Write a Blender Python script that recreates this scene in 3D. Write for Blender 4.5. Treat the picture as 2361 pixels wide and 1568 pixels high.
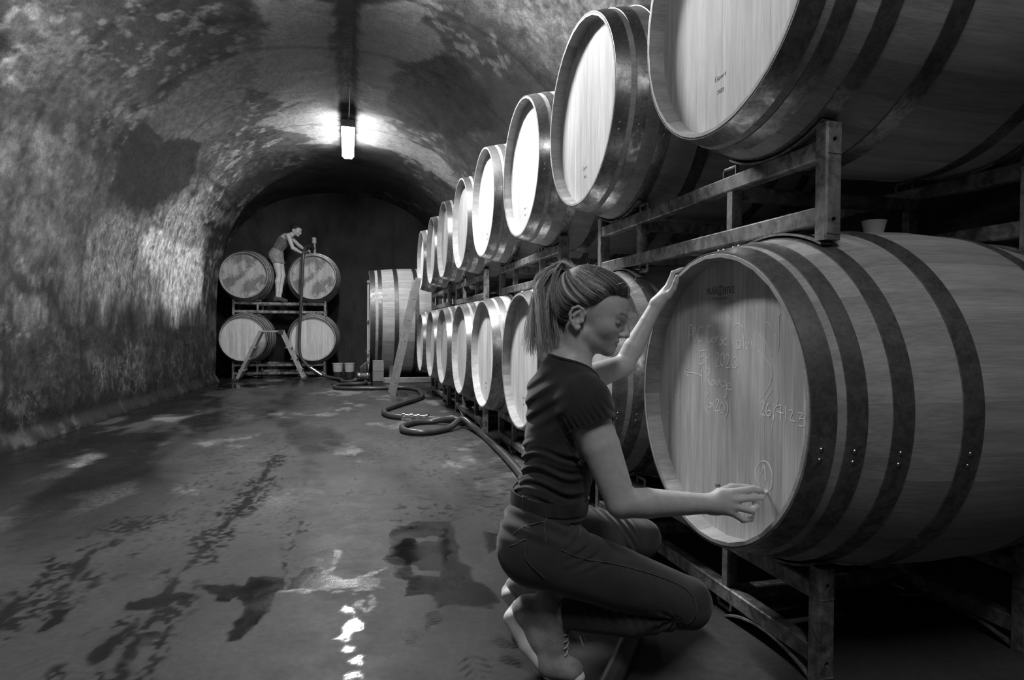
import bpy, math, random
import numpy as np
from mathutils import Vector, Matrix

for o in list(bpy.data.objects): bpy.data.objects.remove(o)
scene = bpy.context.scene
col = scene.collection
random.seed(7); rng = np.random.default_rng(7)
R = math.radians
PI = math.pi

# ------------------------------------------------------------------ camera, world, exposure
EYE = .91
def cam_axes(yaw, pitch, roll):
    f = Vector((math.sin(yaw)*math.cos(pitch), math.cos(yaw)*math.cos(pitch), math.sin(pitch)))
    r = Vector((math.cos(yaw), -math.sin(yaw), 0)); u = r.cross(f)
    return r*math.cos(roll)+u*math.sin(roll), u*math.cos(roll)-r*math.sin(roll), f
cr, cu, cf = cam_axes(.2545, -.0165, .008)
cd = bpy.data.cameras.new('camera'); cam = bpy.data.objects.new('camera', cd); col.objects.link(cam)
cd.sensor_width = 36; cd.lens = 1460/2361*36; cd.clip_start = .05; cd.clip_end = 100
cam.matrix_world = Matrix(((cr.x, cu.x, -cf.x, 0), (cr.y, cu.y, -cf.y, 0), (cr.z, cu.z, -cf.z, EYE), (0, 0, 0, 1)))
scene.camera = cam
world = bpy.data.worlds.new('world'); scene.world = world; world.use_nodes = True
world.node_tree.nodes['Background'].inputs[0].default_value = (1, 1, 1, 1)
world.node_tree.nodes['Background'].inputs[1].default_value = 0.0
vs = scene.view_settings
vs.view_transform = 'Standard'; vs.look = 'None'; vs.gamma = 1; vs.use_curve_mapping = False
vs.exposure = 0.0
# strengths of the three ceiling fixtures (the far one in view, one over the crouching person, one behind the camera)
LAMPS = [(9.2, 145), (4.3, 262), (-.6, 52)]

# ------------------------------------------------------------------ materials
def nt(name):
    m = bpy.data.materials.new(name); m.use_nodes = True
    n = m.node_tree; return m, n, n.nodes['Principled BSDF']
def N(n, t, **kw):
    x = n.nodes.new(t)
    for k, v in kw.items(): setattr(x, k, v)
    return x
def L(n, a, b): n.links.new(a, b)
def mth(n, op, a, b=None, clamp=False):
    x = N(n, 'ShaderNodeMath', operation=op, use_clamp=clamp)
    for i, v in enumerate((a, b)):
        if v is None: continue
        if isinstance(v, (int, float)): x.inputs[i].default_value = v
        else: L(n, v, x.inputs[i])
    return x.outputs[0]
def rampv(n, src, a, b, lo, hi):
    x = N(n, 'ShaderNodeMapRange', interpolation_type='SMOOTHSTEP')
    L(n, src, x.inputs[0])
    for i, v in enumerate((a, b, lo, hi)): x.inputs[i+1].default_value = v
    return x.outputs[0]
def noise(n, vec, scale, detail=4, rough=.55, w=None, dist=0):
    x = N(n, 'ShaderNodeTexNoise', noise_dimensions='4D' if w is not None else '3D')
    x.inputs['Scale'].default_value = scale; x.inputs['Detail'].default_value = detail
    x.inputs['Roughness'].default_value = rough; x.inputs['Distortion'].default_value = dist
    if vec is not None: L(n, vec, x.inputs['Vector'])
    if w is not None: L(n, w, x.inputs['W'])
    return x.outputs[0]
def mapping(n, vec, sc):
    x = N(n, 'ShaderNodeMapping'); x.inputs['Scale'].default_value = sc
    L(n, vec, x.inputs[0]); return x.outputs[0]
def bump(n, bs, h, strength, dist):
    b = N(n, 'ShaderNodeBump'); b.inputs['Strength'].default_value = strength; b.inputs['Distance'].default_value = dist
    L(n, h, b.inputs['Height']); L(n, b.outputs[0], bs.inputs['Normal'])

def plain(name, v, rough=.5, metal=0., var=.25, scale=30., bmp=0., coord='Object', sheen=0.):
    m, n, b = nt(name)
    tc = N(n, 'ShaderNodeTexCoord').outputs[coord]
    f = noise(n, tc, scale)
    c = rampv(n, f, .3, .7, v*(1-var), v*(1+var)); L(n, c, b.inputs['Base Color'])
    b.inputs['Roughness'].default_value = rough; b.inputs['Metallic'].default_value = metal
    if sheen: b.inputs['Sheen Weight'].default_value = sheen; b.inputs['Sheen Roughness'].default_value = .6
    if bmp: bump(n, b, f, .5, bmp)
    return m

def wood(name, v, axis, tint=.3, rough=.62, stain=.0):
    """new oak: grain stretched along one axis, each board a slightly different tone"""
    m, n, b = nt(name)
    tc = N(n, 'ShaderNodeTexCoord').outputs['Object']
    oi = N(n, 'ShaderNodeObjectInfo').outputs['Random']
    w = mth(n, 'MULTIPLY', oi, 37.)
    sc = [60., 60., 60.]; sc[axis] = 2.2
    fine = noise(n, mapping(n, tc, sc), 3.2, 5, .65, w)
    sc2 = [14., 14., 14.]; sc2[axis] = .9
    band = noise(n, mapping(n, tc, sc2), 1.6, 3, .5, w, .6)
    blot = noise(n, tc, 3.0 if stain == 0 else 5.0, 4, .6, w if stain == 0 else None)
    c = mth(n, 'MULTIPLY', rampv(n, fine, .3, .72, .8, 1.12), rampv(n, band, .3, .7, .84, 1.12))
    c = mth(n, 'MULTIPLY', c, rampv(n, blot, .3 if stain == 0 else .42, .7 if stain == 0 else .58, 1-.12-stain, 1.06))
    c = mth(n, 'MULTIPLY', c, rampv(n, oi, 0, 1, 1-tint, 1+tint*.5))
    c = mth(n, 'MULTIPLY', c, v)
    L(n, c, b.inputs['Base Color']); b.inputs['Roughness'].default_value = rough
    b.inputs['Specular IOR Level'].default_value = .35
    bump(n, b, fine, .35, .0012)
    return m

def steel(name, v, rlo, rhi, spots=.35, scale=26.):
    """galvanised hoop steel with dark mottling"""
    m, n, b = nt(name)
    tc = N(n, 'ShaderNodeTexCoord').outputs['Object']
    oi = mth(n, 'MULTIPLY', N(n, 'ShaderNodeObjectInfo').outputs['Random'], 29.)
    a = noise(n, tc, scale, 5, .7, oi, .8); f = noise(n, tc, scale*4, 3, .6, oi)
    c = mth(n, 'MULTIPLY', rampv(n, a, .36, .62, v*(1-spots), v*1.1), rampv(n, f, .3, .7, .85, 1.1))
    L(n, c, b.inputs['Base Color']); b.inputs['Metallic'].default_value = .8
    L(n, rampv(n, a, .3, .7, rhi, rlo), b.inputs['Roughness'])
    bump(n, b, f, .25, .0006)
    return m

M = {}
M['stave'] = wood('oak_stave', .42, 0, .12)
M['head'] = wood('oak_head', .64, 2, .10)
M['head_old'] = wood('oak_head_stained', .42, 2, .08, stain=.42)
M['chime'] = wood('oak_chime', .42, 0, .2)
M['hoop'] = steel('hoop_steel', .34, .25, .42, .45, 30.)
M['rivet'] = plain('rivet_steel', .6, .3, 1.)
M['print'] = plain('burnt_print', .03, .8)
M['chalkline'] = plain('chalk_line', .95, .95, var=.3, scale=300)
M['chalkfaint'] = plain('chalk_line_faint', .85, .95, var=.3, scale=300)
M['chalk'] = plain('chalk', .85, .9)
M['bung'] = plain('silicone_bung', .75, .5, var=.05)
M['hose'] = plain('hose_rubber', .05, .34, var=.2, scale=8)
M['chrome'] = plain('polished_steel', .75, .15, 1., var=.05)
M['alu'] = plain('aluminium', .42, .42, .6, var=.15, scale=12)
M['plastic'] = plain('white_plastic', .45, .4, var=.1)
M['darkmetal'] = plain('dark_metal', .06, .5, .6)
M['lamphouse'] = plain('lamp_housing', .22, .5)
M['crate'] = wood('crate_wood', .3, 1)
M['foudre'] = wood('foudre_oak', .42, 0, .12)
M['foudre_hoop'] = steel('foudre_hoop', .12, .4, .55)
M['cable'] = plain('cable', .05, .5)
m, n, b = nt('lamp_diffuser'); M['glow'] = m
b.inputs['Base Color'].default_value = (.8, .8, .8, 1); b.inputs['Emission Color'].default_value = (1, 1, 1, 1)

def rack_mat():
    m, n, b = nt('rack_steel')
    tc = N(n, 'ShaderNodeTexCoord').outputs['Object']
    oi = mth(n, 'MULTIPLY', N(n, 'ShaderNodeObjectInfo').outputs['Random'], 31.)
    a = noise(n, tc, 16, 6, .72, oi, .7); s = noise(n, mapping(n, tc, (5, 5, 1.4)), 6, 4, .6, oi)
    c = mth(n, 'MULTIPLY', rampv(n, a, .34, .62, .10, .36), rampv(n, s, .3, .65, .65, 1.15))
    L(n, c, b.inputs['Base Color']); b.inputs['Metallic'].default_value = .45
    L(n, rampv(n, a, .3, .7, .62, .42), b.inputs['Roughness'])
    bump(n, b, a, .4, .001)
    return m
M['rack'] = rack_mat()

# ------------------------------------------------------------------ mesh helpers
def link(o, parent=None):
    col.objects.link(o)
    if parent is not None: o.parent = parent
    return o
def mkmesh(name, v, f, mat, smooth=35):
    me = bpy.data.meshes.new(name); me.from_pydata([tuple(p) for p in v], [], f); me.update()
    if mat is not None: me.materials.append(mat)
    if smooth is not None:
        me.polygons.foreach_set('use_smooth', [True]*len(me.polygons))
        if smooth < 179: me.set_sharp_from_angle(angle=R(smooth))
    return me
def obj(name, me, parent=None, loc=None, rot=None):
    o = bpy.data.objects.new(name, me)
    if loc is not None: o.location = loc
    if rot is not None: o.rotation_euler = rot
    return link(o, parent)
def tag(o, label=None, cat=None, group=None, kind=None):
    if label: o['label'] = label
    if cat: o['category'] = cat
    if group: o['group'] = group
    if kind: o['kind'] = kind
    return o
def empty(name, loc=(0, 0, 0), rz=0, label=None, cat=None, group=None):
    o = bpy.data.objects.new(name, None); o.empty_display_size = .1
    o.location = loc; o.rotation_euler = (0, 0, rz); link(o)
    return tag(o, label, cat, group)

class MB:
    def __init__(s): s.v = []; s.f = []
    def add(s, v, f):
        o = len(s.v); s.v += [tuple(p) for p in v]; s.f += [tuple(i+o for i in q) for q in f]; return s
    def box(s, x0, x1, y0, y1, z0, z1, bev=0.):
        if bev <= 0:
            v = [(x, y, z) for x in (x0, x1) for y in (y0, y1) for z in (z0, z1)]
            return s.add(v, [(0, 1, 3, 2), (4, 6, 7, 5), (0, 4, 5, 1), (2, 3, 7, 6), (0, 2, 6, 4), (1, 5, 7, 3)])
        # bevelled long box: octagon section along the longest axis
        d = (x1-x0, y1-y0, z1-z0); ax = d.index(max(d)); lo = (x0, y0, z0); hi = (x1, y1, z1)
        a, c = [i for i in range(3) if i != ax]
        ring = [(lo[a]+bev, lo[c]), (hi[a]-bev, lo[c]), (hi[a], lo[c]+bev), (hi[a], hi[c]-bev), (hi[a]-bev, hi[c]), (lo[a]+bev, hi[c]), (lo[a], hi[c]-bev), (lo[a], lo[c]+bev)]
        v = []
        for e in (lo[ax], hi[ax]):
            for p in ring:
                q = [0, 0, 0]; q[ax] = e; q[a] = p[0]; q[c] = p[1]; v.append(q)
        f = [tuple((i, (i+1) % 8, 8+(i+1) % 8, 8+i)) for i in range(8)]+[tuple(range(7, -1, -1)), tuple(range(8, 16))]
        if ax == 1: f = [q[::-1] for q in f]
        return s.add(v, f)
    def tube(s, path, r, n=10, cap=True, flat=None):
        P = [Vector(p) for p in path]; k = len(P)
        rr = r if hasattr(r, '__len__') else [r]*k
        T = [(P[min(i+1, k-1)]-P[max(i-1, 0)]).normalized() for i in range(k)]
        u = T[0].orthogonal().normalized()
        if flat is not None: u = (Vector(flat)-T[0]*Vector(flat).dot(T[0])).normalized()
        v = []
        for i in range(k):
            u = (u-T[i]*u.dot(T[i])).normalized(); w = T[i].cross(u)
            for j in range(n):
                a = 2*PI*j/n; v.append(P[i]+(u*math.cos(a)+w*math.sin(a))*rr[i])
        f = [(i*n+j, i*n+(j+1) % n, (i+1)*n+(j+1) % n, (i+1)*n+j) for i in range(k-1) for j in range(n)]
        if cap: f += [tuple(range(n-1, -1, -1)), tuple(range((k-1)*n, k*n))]
        return s.add(v, f)
    def lathe(s, prof, n=24, c=(0, 0, 0), axis=2, closed=False):
        v = []; k = len(prof)
        for j in range(n):
            a = 2*PI*j/n
            for r_, z in prof:
                p = [r_*math.cos(a), r_*math.sin(a), z]
                if axis == 0: p = [p[2], p[0], p[1]]
                if axis == 1: p = [p[1], p[2], p[0]]
                v.append((p[0]+c[0], p[1]+c[1], p[2]+c[2]))
        f = []
        for j in range(n):
            for i in range(k if closed else k-1):
                i2 = (i+1) % k; j2 = (j+1) % n
                f.append((j*k+i, j2*k+i, j2*k+i2, j*k+i2))
        return s.add(v, f)
    def mesh(s, name, mat, smooth=35): return mkmesh(name, s.v, s.f, mat, smooth)
    def build(s, name, mat, parent=None, smooth=35, loc=None, rot=None): return obj(name, s.mesh(name, mat, smooth), parent, loc, rot)

def spline(pts, sub=8):
    """Catmull-Rom through the points"""
    P = [np.array(p, float) for p in pts]; P = [2*P[0]-P[1]]+P+[2*P[-1]-P[-2]]; out = []
    for i in range(1, len(P)-2):
        for t in np.linspace(0, 1, sub, endpoint=False):
            a, b_, c, d = P[i-1:i+3]
            out.append(.5*(2*b_+(c-a)*t+(2*a-5*b_+4*c-d)*t*t+(3*b_-a-3*c+d)*t**3))
    out.append(P[-2]); return out

# ------------------------------------------------------------------ numpy noise and stain masks
def vnoise(x, y, seed=0):
    xi = np.floor(x).astype(np.int64); yi = np.floor(y).astype(np.int64); fx = x-xi; fy = y-yi
    fx = fx*fx*(3-2*fx); fy = fy*fy*(3-2*fy)
    def h(a, b):
        k = (a*374761393+b*668265263+seed*974634777) & 0xffffffff
        k = ((k ^ (k >> 13))*1274126177) & 0xffffffff
        return ((k ^ (k >> 16)) & 0xffff)/65535.
    return (h(xi, yi)*(1-fx)+h(xi+1, yi)*fx)*(1-fy)+(h(xi, yi+1)*(1-fx)+h(xi+1, yi+1)*fx)*fy
def fbm(x, y, o=4, seed=0, g=.55):
    s = 0; a = 1; t = 0
    for i in range(o): s = s+a*vnoise(x*2**i, y*2**i, seed+i*13); t += a; a *= g
    return s/t
def polydist(x, y, poly):
    """signed distance (positive inside) to a polygon"""
    P = np.array(poly, float); d = np.full(x.shape, 1e9); ins = np.zeros(x.shape, bool)
    for i in range(len(P)):
        a = P[i]; b_ = P[(i+1) % len(P)]; e = b_-a
        t = np.clip(((x-a[0])*e[0]+(y-a[1])*e[1])/(e@e+1e-12), 0, 1)
        d = np.minimum(d, np.hypot(x-a[0]-t*e[0], y-a[1]-t*e[1]))
        c = (a[1] > y) != (b_[1] > y)
        ins ^= c & (x < (b_[0]-a[0])*(y-a[1])/(b_[1]-a[1]+1e-12)+a[0])
    return np.where(ins, d, -d)
def linedist(x, y, pts):
    P = np.array(pts, float); d = np.full(x.shape, 1e9)
    for a, b_ in zip(P[:-1], P[1:]):
        e = b_-a; t = np.clip(((x-a[0])*e[0]+(y-a[1])*e[1])/(e@e+1e-12), 0, 1)
        d = np.minimum(d, np.hypot(x-a[0]-t*e[0], y-a[1]-t*e[1]))
    return d
def sstep(x, a, b_):
    t = np.clip((x-a)/(b_-a), 0, 1); return t*t*(3-2*t)
def grid_mesh(name, V, nu, nv, mat, attrs, flip=False):
    idx = np.arange(nu*nv).reshape(nu, nv)
    q = np.stack([idx[:-1, :-1], idx[1:, :-1], idx[1:, 1:], idx[:-1, 1:]], -1).reshape(-1, 4)
    if flip: q = q[:, ::-1]
    me = bpy.data.meshes.new(name); me.vertices.add(len(V)); me.vertices.foreach_set('co', np.asarray(V, np.float32).ravel())
    me.loops.add(q.size); me.loops.foreach_set('vertex_index', q.ravel().astype(np.int32))
    me.polygons.add(len(q)); me.polygons.foreach_set('loop_start', np.arange(0, q.size, 4, dtype=np.int32))
    me.polygons.foreach_set('use_smooth', np.ones(len(q), bool))
    me.update(calc_edges=True); me.validate()
    me.materials.append(mat)
    for k, a in attrs.items():
        at = me.attributes.new(k, 'FLOAT', 'POINT'); at.data.foreach_set('value', np.asarray(a, np.float32).ravel())
    return me
# ------------------------------------------------------------------ the cellar: vault, walls, floor
ZS, VB, AR = .95, 2.72, 2.4
def aL(Y): return 2.64-.046*Y+.56*np.clip((np.asarray(Y)-11.45)/.03, 0, 1)      # the chamber behind the last arch is wider
LIME = {
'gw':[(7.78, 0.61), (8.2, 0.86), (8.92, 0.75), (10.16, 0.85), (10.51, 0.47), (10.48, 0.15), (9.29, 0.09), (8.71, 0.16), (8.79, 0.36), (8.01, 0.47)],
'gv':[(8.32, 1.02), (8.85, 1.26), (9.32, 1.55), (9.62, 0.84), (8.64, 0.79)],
'a':[(8.65, 2.83), (8.41, 3.18), (8.17, 3.52), (8.01, 3.88), (9.83, 3.87), (9.91, 3.66), (9.89, 3.32), (9.59, 3.53), (9.27, 3.22), (9.0, 3.19)],
'b':[(8.04, 4.01), (8.4, 4.3), (8.84, 4.62), (9.01, 5.0), (9.11, 5.53), (9.61, 5.76), (9.88, 5.43), (9.81, 4.92), (9.82, 4.24), (9.6, 4.0)],
'c1':[(5.63, 3.33), (5.58, 3.89), (8.01, 3.88), (8.23, 3.2), (7.22, 3.09), (6.53, 3.25), (6.11, 3.47), (5.79, 3.32)],
'c2':[(5.53, 4.0), (5.25, 4.5), (5.55, 4.5), (5.94, 4.74), (6.71, 4.32), (7.14, 4.3), (7.36, 4.36), (7.71, 4.26), (7.84, 4.03)],
'd':[(6.84, 1.79), (6.75, 2.2), (6.63, 2.78), (6.56, 3.2), (7.48, 3.12), (7.77, 2.77), (8.12, 2.27), (8.21, 2.01), (7.57, 1.8), (7.03, 1.75)],
'e':[(6.8, 1.74), (7.46, 1.78), (8.18, 2.05), (8.7, 1.56), (8.6, 1.18), (7.77, 0.86), (6.91, 0.78), (6.76, 1.13), (6.73, 1.43)],
'f':[(7.71, 4.26), (7.07, 4.32), (6.2, 4.51), (5.99, 4.79), (6.22, 5.19), (6.79, 5.66), (8.21, 5.26), (8.27, 4.9), (8.6, 4.65), (8.04, 4.43)],
'g':[(6.57, 0.53), (6.98, 0.83), (7.94, 0.91), (8.12, 1.1), (9.27, 1.58), (10.32, 0.94), (10.68, 0.09), (9.2, 0.04), (8.1, 0.11), (6.66, 0.08), (6.55, 0.29)],
'h':[(4.91, 1.13), (5.19, 1.19), (6.61, 1.16), (7.07, 0.85), (6.58, 0.48), (5.61, 0.29), (5.28, 0.24)],
'i':[(4.59, 1.72), (4.84, 1.86), (5.77, 1.91), (6.4, 1.75), (5.79, 1.38), (5.25, 1.32), (4.85, 1.46)],
'j':[(4.93, 4.88), (3.54, 5.92), (3.67, 6.03), (4.45, 5.71), (4.89, 5.63), (5.02, 5.24)],
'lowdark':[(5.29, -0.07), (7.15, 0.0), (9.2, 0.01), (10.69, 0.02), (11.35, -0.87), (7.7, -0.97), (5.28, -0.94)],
'g2':[(6.66, -0.27), (8.1, -0.27), (8.24, -0.79), (6.8, -0.73)],
}
FLOORST = {
'w1':[(-0.52,2.43),(-0.44,2.4),(-0.4,2.41),(-0.34,2.37),(-0.34,2.45),(-0.22,2.43),(-0.21,2.35),(-0.22,2.31),(-0.23,2.21),(-0.25,2.14),(-0.27,2.05),(-0.3,1.97),(-0.33,1.96),(-0.34,2.0),(-0.33,2.12),(-0.32,2.2),(-0.34,2.27),(-0.35,2.3),(-0.37,2.25),(-0.42,2.27),(-0.44,2.33)],
'w2':[(-0.2,2.3),(-0.2,2.41),(-0.15,2.49),(-0.1,2.51),(-0.05,2.41),(-0.01,2.36),(0.07,2.37),(0.12,2.33),(0.11,2.26),(0.08,2.25),(-0.01,2.28),(-0.08,2.3)],
'w3':[(0.2,2.92),(0.32,2.99),(0.48,2.95),(0.46,2.67),(0.43,2.44),(0.46,2.35),(0.45,2.24),(0.49,2.16),(0.49,2.04),(0.45,2.01),(0.29,2.05),(0.27,2.17),(0.22,2.15),(0.18,2.16),(0.22,2.29),(0.15,2.36),(0.17,2.45),(0.13,2.52),(0.17,2.64),(0.17,2.76)],
'h1':[(0.29,2.76),(0.35,2.76),(0.41,2.73),(0.37,2.65),(0.29,2.66)],
'h2':[(0.25,2.43),(0.3,2.52),(0.37,2.53),(0.33,2.3),(0.25,2.34)],
'w4':[(0.6,2.77),(0.65,2.73),(0.61,2.54),(0.56,2.49)],
'w5':[(-0.69,2.27),(-0.7,2.33),(-0.64,2.34),(-0.61,2.39),(-0.5,2.34),(-0.5,2.3),(-0.55,2.31),(-0.56,2.25),(-0.61,2.25)],
'w6':[(-0.88,2.15),(-0.9,2.27),(-0.93,2.3),(-0.91,2.32),(-0.86,2.31),(-0.85,2.21),(-0.86,2.16)],
'tr1':[(-0.57,1.82),(-0.58,2.0),(-0.61,2.26),(-0.59,2.49),(-0.57,2.74),(-0.56,2.96),(-0.54,3.22),(-0.5,3.56),(-0.49,4.05),(-0.49,4.71)],
'tr2':[(-0.65,1.84),(-0.66,1.97),(-0.65,2.07),(-0.6,2.19),(-0.57,2.26)],
'tr3':[(-1.03,2.22),(-1.03,2.39),(-0.98,2.54),(-0.98,2.75),(-0.95,3.03),(-0.95,3.28)],
'tr4':[(-0.22,2.33),(-0.23,2.62),(-0.21,2.85),(-0.21,3.14)],
'p1':[(-0.02,2.1),(-0.0,2.13),(0.02,2.11),(0.02,2.06),(-0.01,2.07)],
'p2':[(-0.04,1.91),(-0.01,1.94),(-0.01,1.98),(0.02,2.05),(0.04,2.01),(0.06,1.99),(0.05,1.95),(0.02,1.93),(0.01,1.89),(-0.02,1.89)],
'p3':[(-0.02,1.85),(-0.01,1.87),(0.02,1.86),(0.02,1.83),(-0.01,1.83)],
'p4':[(0.0,1.77),(0.02,1.8),(0.04,1.79),(0.04,1.74),(0.01,1.74)],
'p5':[(0.0,1.69),(0.02,1.71),(0.04,1.71),(0.04,1.67),(0.01,1.67)],
'f1':[(0.15,1.85),(0.17,1.92),(0.21,1.92),(0.22,1.88),(0.19,1.83),(0.16,1.82)],
'f2':[(0.23,1.93),(0.24,2.0),(0.29,2.03),(0.3,1.95),(0.27,1.92),(0.23,1.89)],
'f3':[(0.4,1.79),(0.44,1.8),(0.48,1.76),(0.48,1.73),(0.43,1.75)],
'f4':[(0.41,1.7),(0.44,1.69),(0.47,1.63),(0.46,1.61),(0.42,1.65)],
'ch1':[(-0.2,2.3),(-0.14,2.29),(-0.07,2.29),(-0.01,2.25),(0.03,2.25),(0.11,2.26)],
'ch2':[(-0.06,2.69),(-0.03,2.67),(-0.04,2.55),(-0.06,2.42),(-0.03,2.36),(0.07,2.38),(0.14,2.42)],
'ch3':[(0.02,2.22),(0.05,2.16),(0.04,2.12),(0.07,2.07),(0.09,2.09),(0.08,2.19)],
}
def wall_tone(Y, s):
    """albedo of the lime-washed concrete at distance Y and girth s (metres along the section)"""
    wx = Y+.16*(fbm(Y*3.1, s*3.1, 4, 3)-.5)*2+.05*(fbm(Y*14, s*14, 3, 5)-.5)*2
    ws = s+.16*(fbm(Y*3.1, s*3.1, 4, 9)-.5)*2+.05*(fbm(Y*14, s*14, 3, 11)-.5)*2
    t = .105+.12*(fbm(Y*1.1, s*1.1, 4, 21)-.5)+.16*(fbm(Y*6, s*6, 4, 25, .7)-.5)*sstep(fbm(Y*.9+7, s*.9, 3, 27), .38, .62)
    boards = fbm(Y*.7, s*9., 3, 31)-.5                                     # marks of the formwork boards
    t = t+.24*boards*sstep(s, -.1, .5)*(1-sstep(s, 1.5, 2.2))
    drips = fbm(Y*9, s*1.3, 4, 37, .6)-.5                                  # runs down the foot of the wall
    t = t+.12*drips*(1-sstep(s, .0, .6))
    t = t+.17*sstep(fbm(Y*9, s*9, 4, 33, .7), .52, .68)*sstep(fbm(Y*1.4, s*1.4, 3, 35), .46, .6)      # crusts of old whitewash
    t = t*(.55+.9*fbm(Y*2.2, s*2.2, 4, 39, .6))
    low = 1-sstep(s, 1.2, 2.2); t = t*(1-low+low*(.5+1.0*sstep(fbm(Y*5, s*6.5, 5, 45, .65), .36, .62)))
    def P(k, soft=.05): return sstep(polydist(wx, ws, LIME[k]), -soft, soft)
    def put(k, v, soft=.05, amt=1., grain=0.):
        nonlocal t
        g = v*(1+grain*(fbm(Y*16, s*16, 3, 41, .7)-.5)*2)
        mk = P(k, soft)*amt; t = t*(1-mk)+g*mk
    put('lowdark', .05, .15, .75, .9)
    put('h', .21, .2, .6, .9); put('i', .17, .15, .7, 1.0); put('j', .24, .25, .8, .9)
    put('d', .22, .05, .85, .55); put('e', .05, .02, .9, .25)
    put('f', .06, .06, .85, .5); put('c1', .28, .03, .95, .2); put('c2', .28, .04, .95, .2)
    put('a', .28, .02, .95, .2); put('b', .28, .05, .95, .2)              # the same smooth plaster all along the crown
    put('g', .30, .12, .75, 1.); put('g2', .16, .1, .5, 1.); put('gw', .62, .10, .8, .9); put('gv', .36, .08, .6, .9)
    seam = np.abs(((Y-.45) % 1.22)-.61)                                    # joints of the poured sections
    t = t*(1-.35*(1-sstep(np.abs(seam-.6), .004, .02)))
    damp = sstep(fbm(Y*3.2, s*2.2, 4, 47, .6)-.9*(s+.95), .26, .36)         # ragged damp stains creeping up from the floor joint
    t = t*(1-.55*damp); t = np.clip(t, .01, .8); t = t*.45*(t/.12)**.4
    return np.clip(t, .008, .8)
def scrib_mask(Y, s):
    wx = Y+.25*(fbm(Y*3, s*3, 3, 51)-.5); ws = s+.25*(fbm(Y*3, s*3, 3, 53)-.5)
    a = sstep(polydist(wx, ws, LIME['g']), -.06, .2)
    b_ = .55*sstep(polydist(wx, ws, LIME['g2']), -.05, .15)
    c = .35*sstep(polydist(wx, ws, LIME['lowdark']), -.1, .3)*sstep(fbm(Y*1.6, s*1.6, 3, 57), .5, .65)
    return np.maximum(np.maximum(a, b_), c)

def cellar_mat():
    m, n, b = nt('limewashed_concrete')
    tc = N(n, 'ShaderNodeTexCoord').outputs['Object']
    at = N(n, 'ShaderNodeAttribute', attribute_name='tone').outputs['Fac']
    sc = N(n, 'ShaderNodeAttribute', attribute_name='scrib').outputs['Fac']
    f1 = noise(n, tc, 22, 6, .72); f2 = noise(n, tc, 90, 3, .6)
    c = mth(n, 'MULTIPLY', at, rampv(n, f1, .3, .72, .62, 1.35)); c = mth(n, 'MULTIPLY', c, rampv(n, f2, .25, .75, .82, 1.16))
    r1 = noise(n, mapping(n, tc, (1.9, 1.9, 1.5)), 1.6, 1.5, .45, None, 1.6)
    ridge = mth(n, 'ABSOLUTE', mth(n, 'SUBTRACT', r1, .5)); ln = rampv(n, ridge, .006, .024, 1, 0)
    r2 = noise(n, mapping(n, tc, (4, 4, 1.3)), 1.9, 1.5, .45, None, 1.)
    ln2 = rampv(n, mth(n, 'ABSOLUTE', mth(n, 'SUBTRACT', r2, .47)), .004, .03, 1, 0)
    ln = mth(n, 'MULTIPLY', mth(n, 'MAXIMUM', ln, ln2), rampv(n, f1, .35, .6, .25, 1))
    c = mth(n, 'ADD', c, mth(n, 'MULTIPLY', mth(n, 'MULTIPLY', sc, ln), .15))
    L(n, c, b.inputs['Base Color']); L(n, rampv(n, f1, .3, .7, .55, .9), b.inputs['Roughness'])
    b.inputs['Specular IOR Level'].default_value = .3
    h = mth(n, 'ADD', f1, mth(n, 'MULTIPLY', f2, .4)); bump(n, b, h, .55, .012)
    return m
M['cellar'] = cellar_mat()

Ys = np.concatenate([np.linspace(-5, 3, 41)[:-1], np.arange(3, 11.4, .035), np.array([11.43, 11.449, 11.481]), np.linspace(11.5, 13.6, 40)])
def put_grid(name, Ys, ss, fn, kind='structure', flip=False):
    Y, S = np.meshgrid(Ys, ss, indexing='ij'); V = fn(Y, S)
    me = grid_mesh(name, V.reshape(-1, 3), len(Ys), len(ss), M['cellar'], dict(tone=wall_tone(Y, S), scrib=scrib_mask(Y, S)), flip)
    return tag(obj(name, me), kind=kind)
def vault_pt(Y, s):
    phi = s/2.5; c = np.cos(phi); a = np.where(c > 0, aL(Y), AR)
    off = .035*(fbm(Y*1.2, s*1.2, 3, 61)-.5)+.012*(fbm(Y*7, s*7, 3, 63)-.5)
    pw = np.where(c > 0, 2/2.5, 2/2.2); ca = np.sign(c)*np.abs(c)**pw; sa = np.abs(np.sin(phi))**pw       # flat-sided basket arch
    X = -a*ca; groove = .05*(1-sstep(np.abs(X+.005-.03*(fbm(Y*2.5, Y*0, 3, 67)-.5)), .075, .105))*sstep(Y, 2, 3)*(1-sstep(Y, 8.2, 8.6))
    k = 1+off/2.5
    return np.stack([-(a*ca)*k, Y, ZS+VB*sa*k+groove], -1)
_wt = wall_tone
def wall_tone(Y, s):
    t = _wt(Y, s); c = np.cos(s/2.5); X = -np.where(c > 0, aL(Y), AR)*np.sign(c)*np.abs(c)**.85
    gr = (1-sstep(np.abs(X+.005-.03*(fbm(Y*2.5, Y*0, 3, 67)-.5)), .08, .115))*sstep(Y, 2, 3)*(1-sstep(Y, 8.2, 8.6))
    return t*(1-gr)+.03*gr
put_grid('ceiling', Ys, np.linspace(0, PI*2.5, 300), vault_pt)
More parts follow.
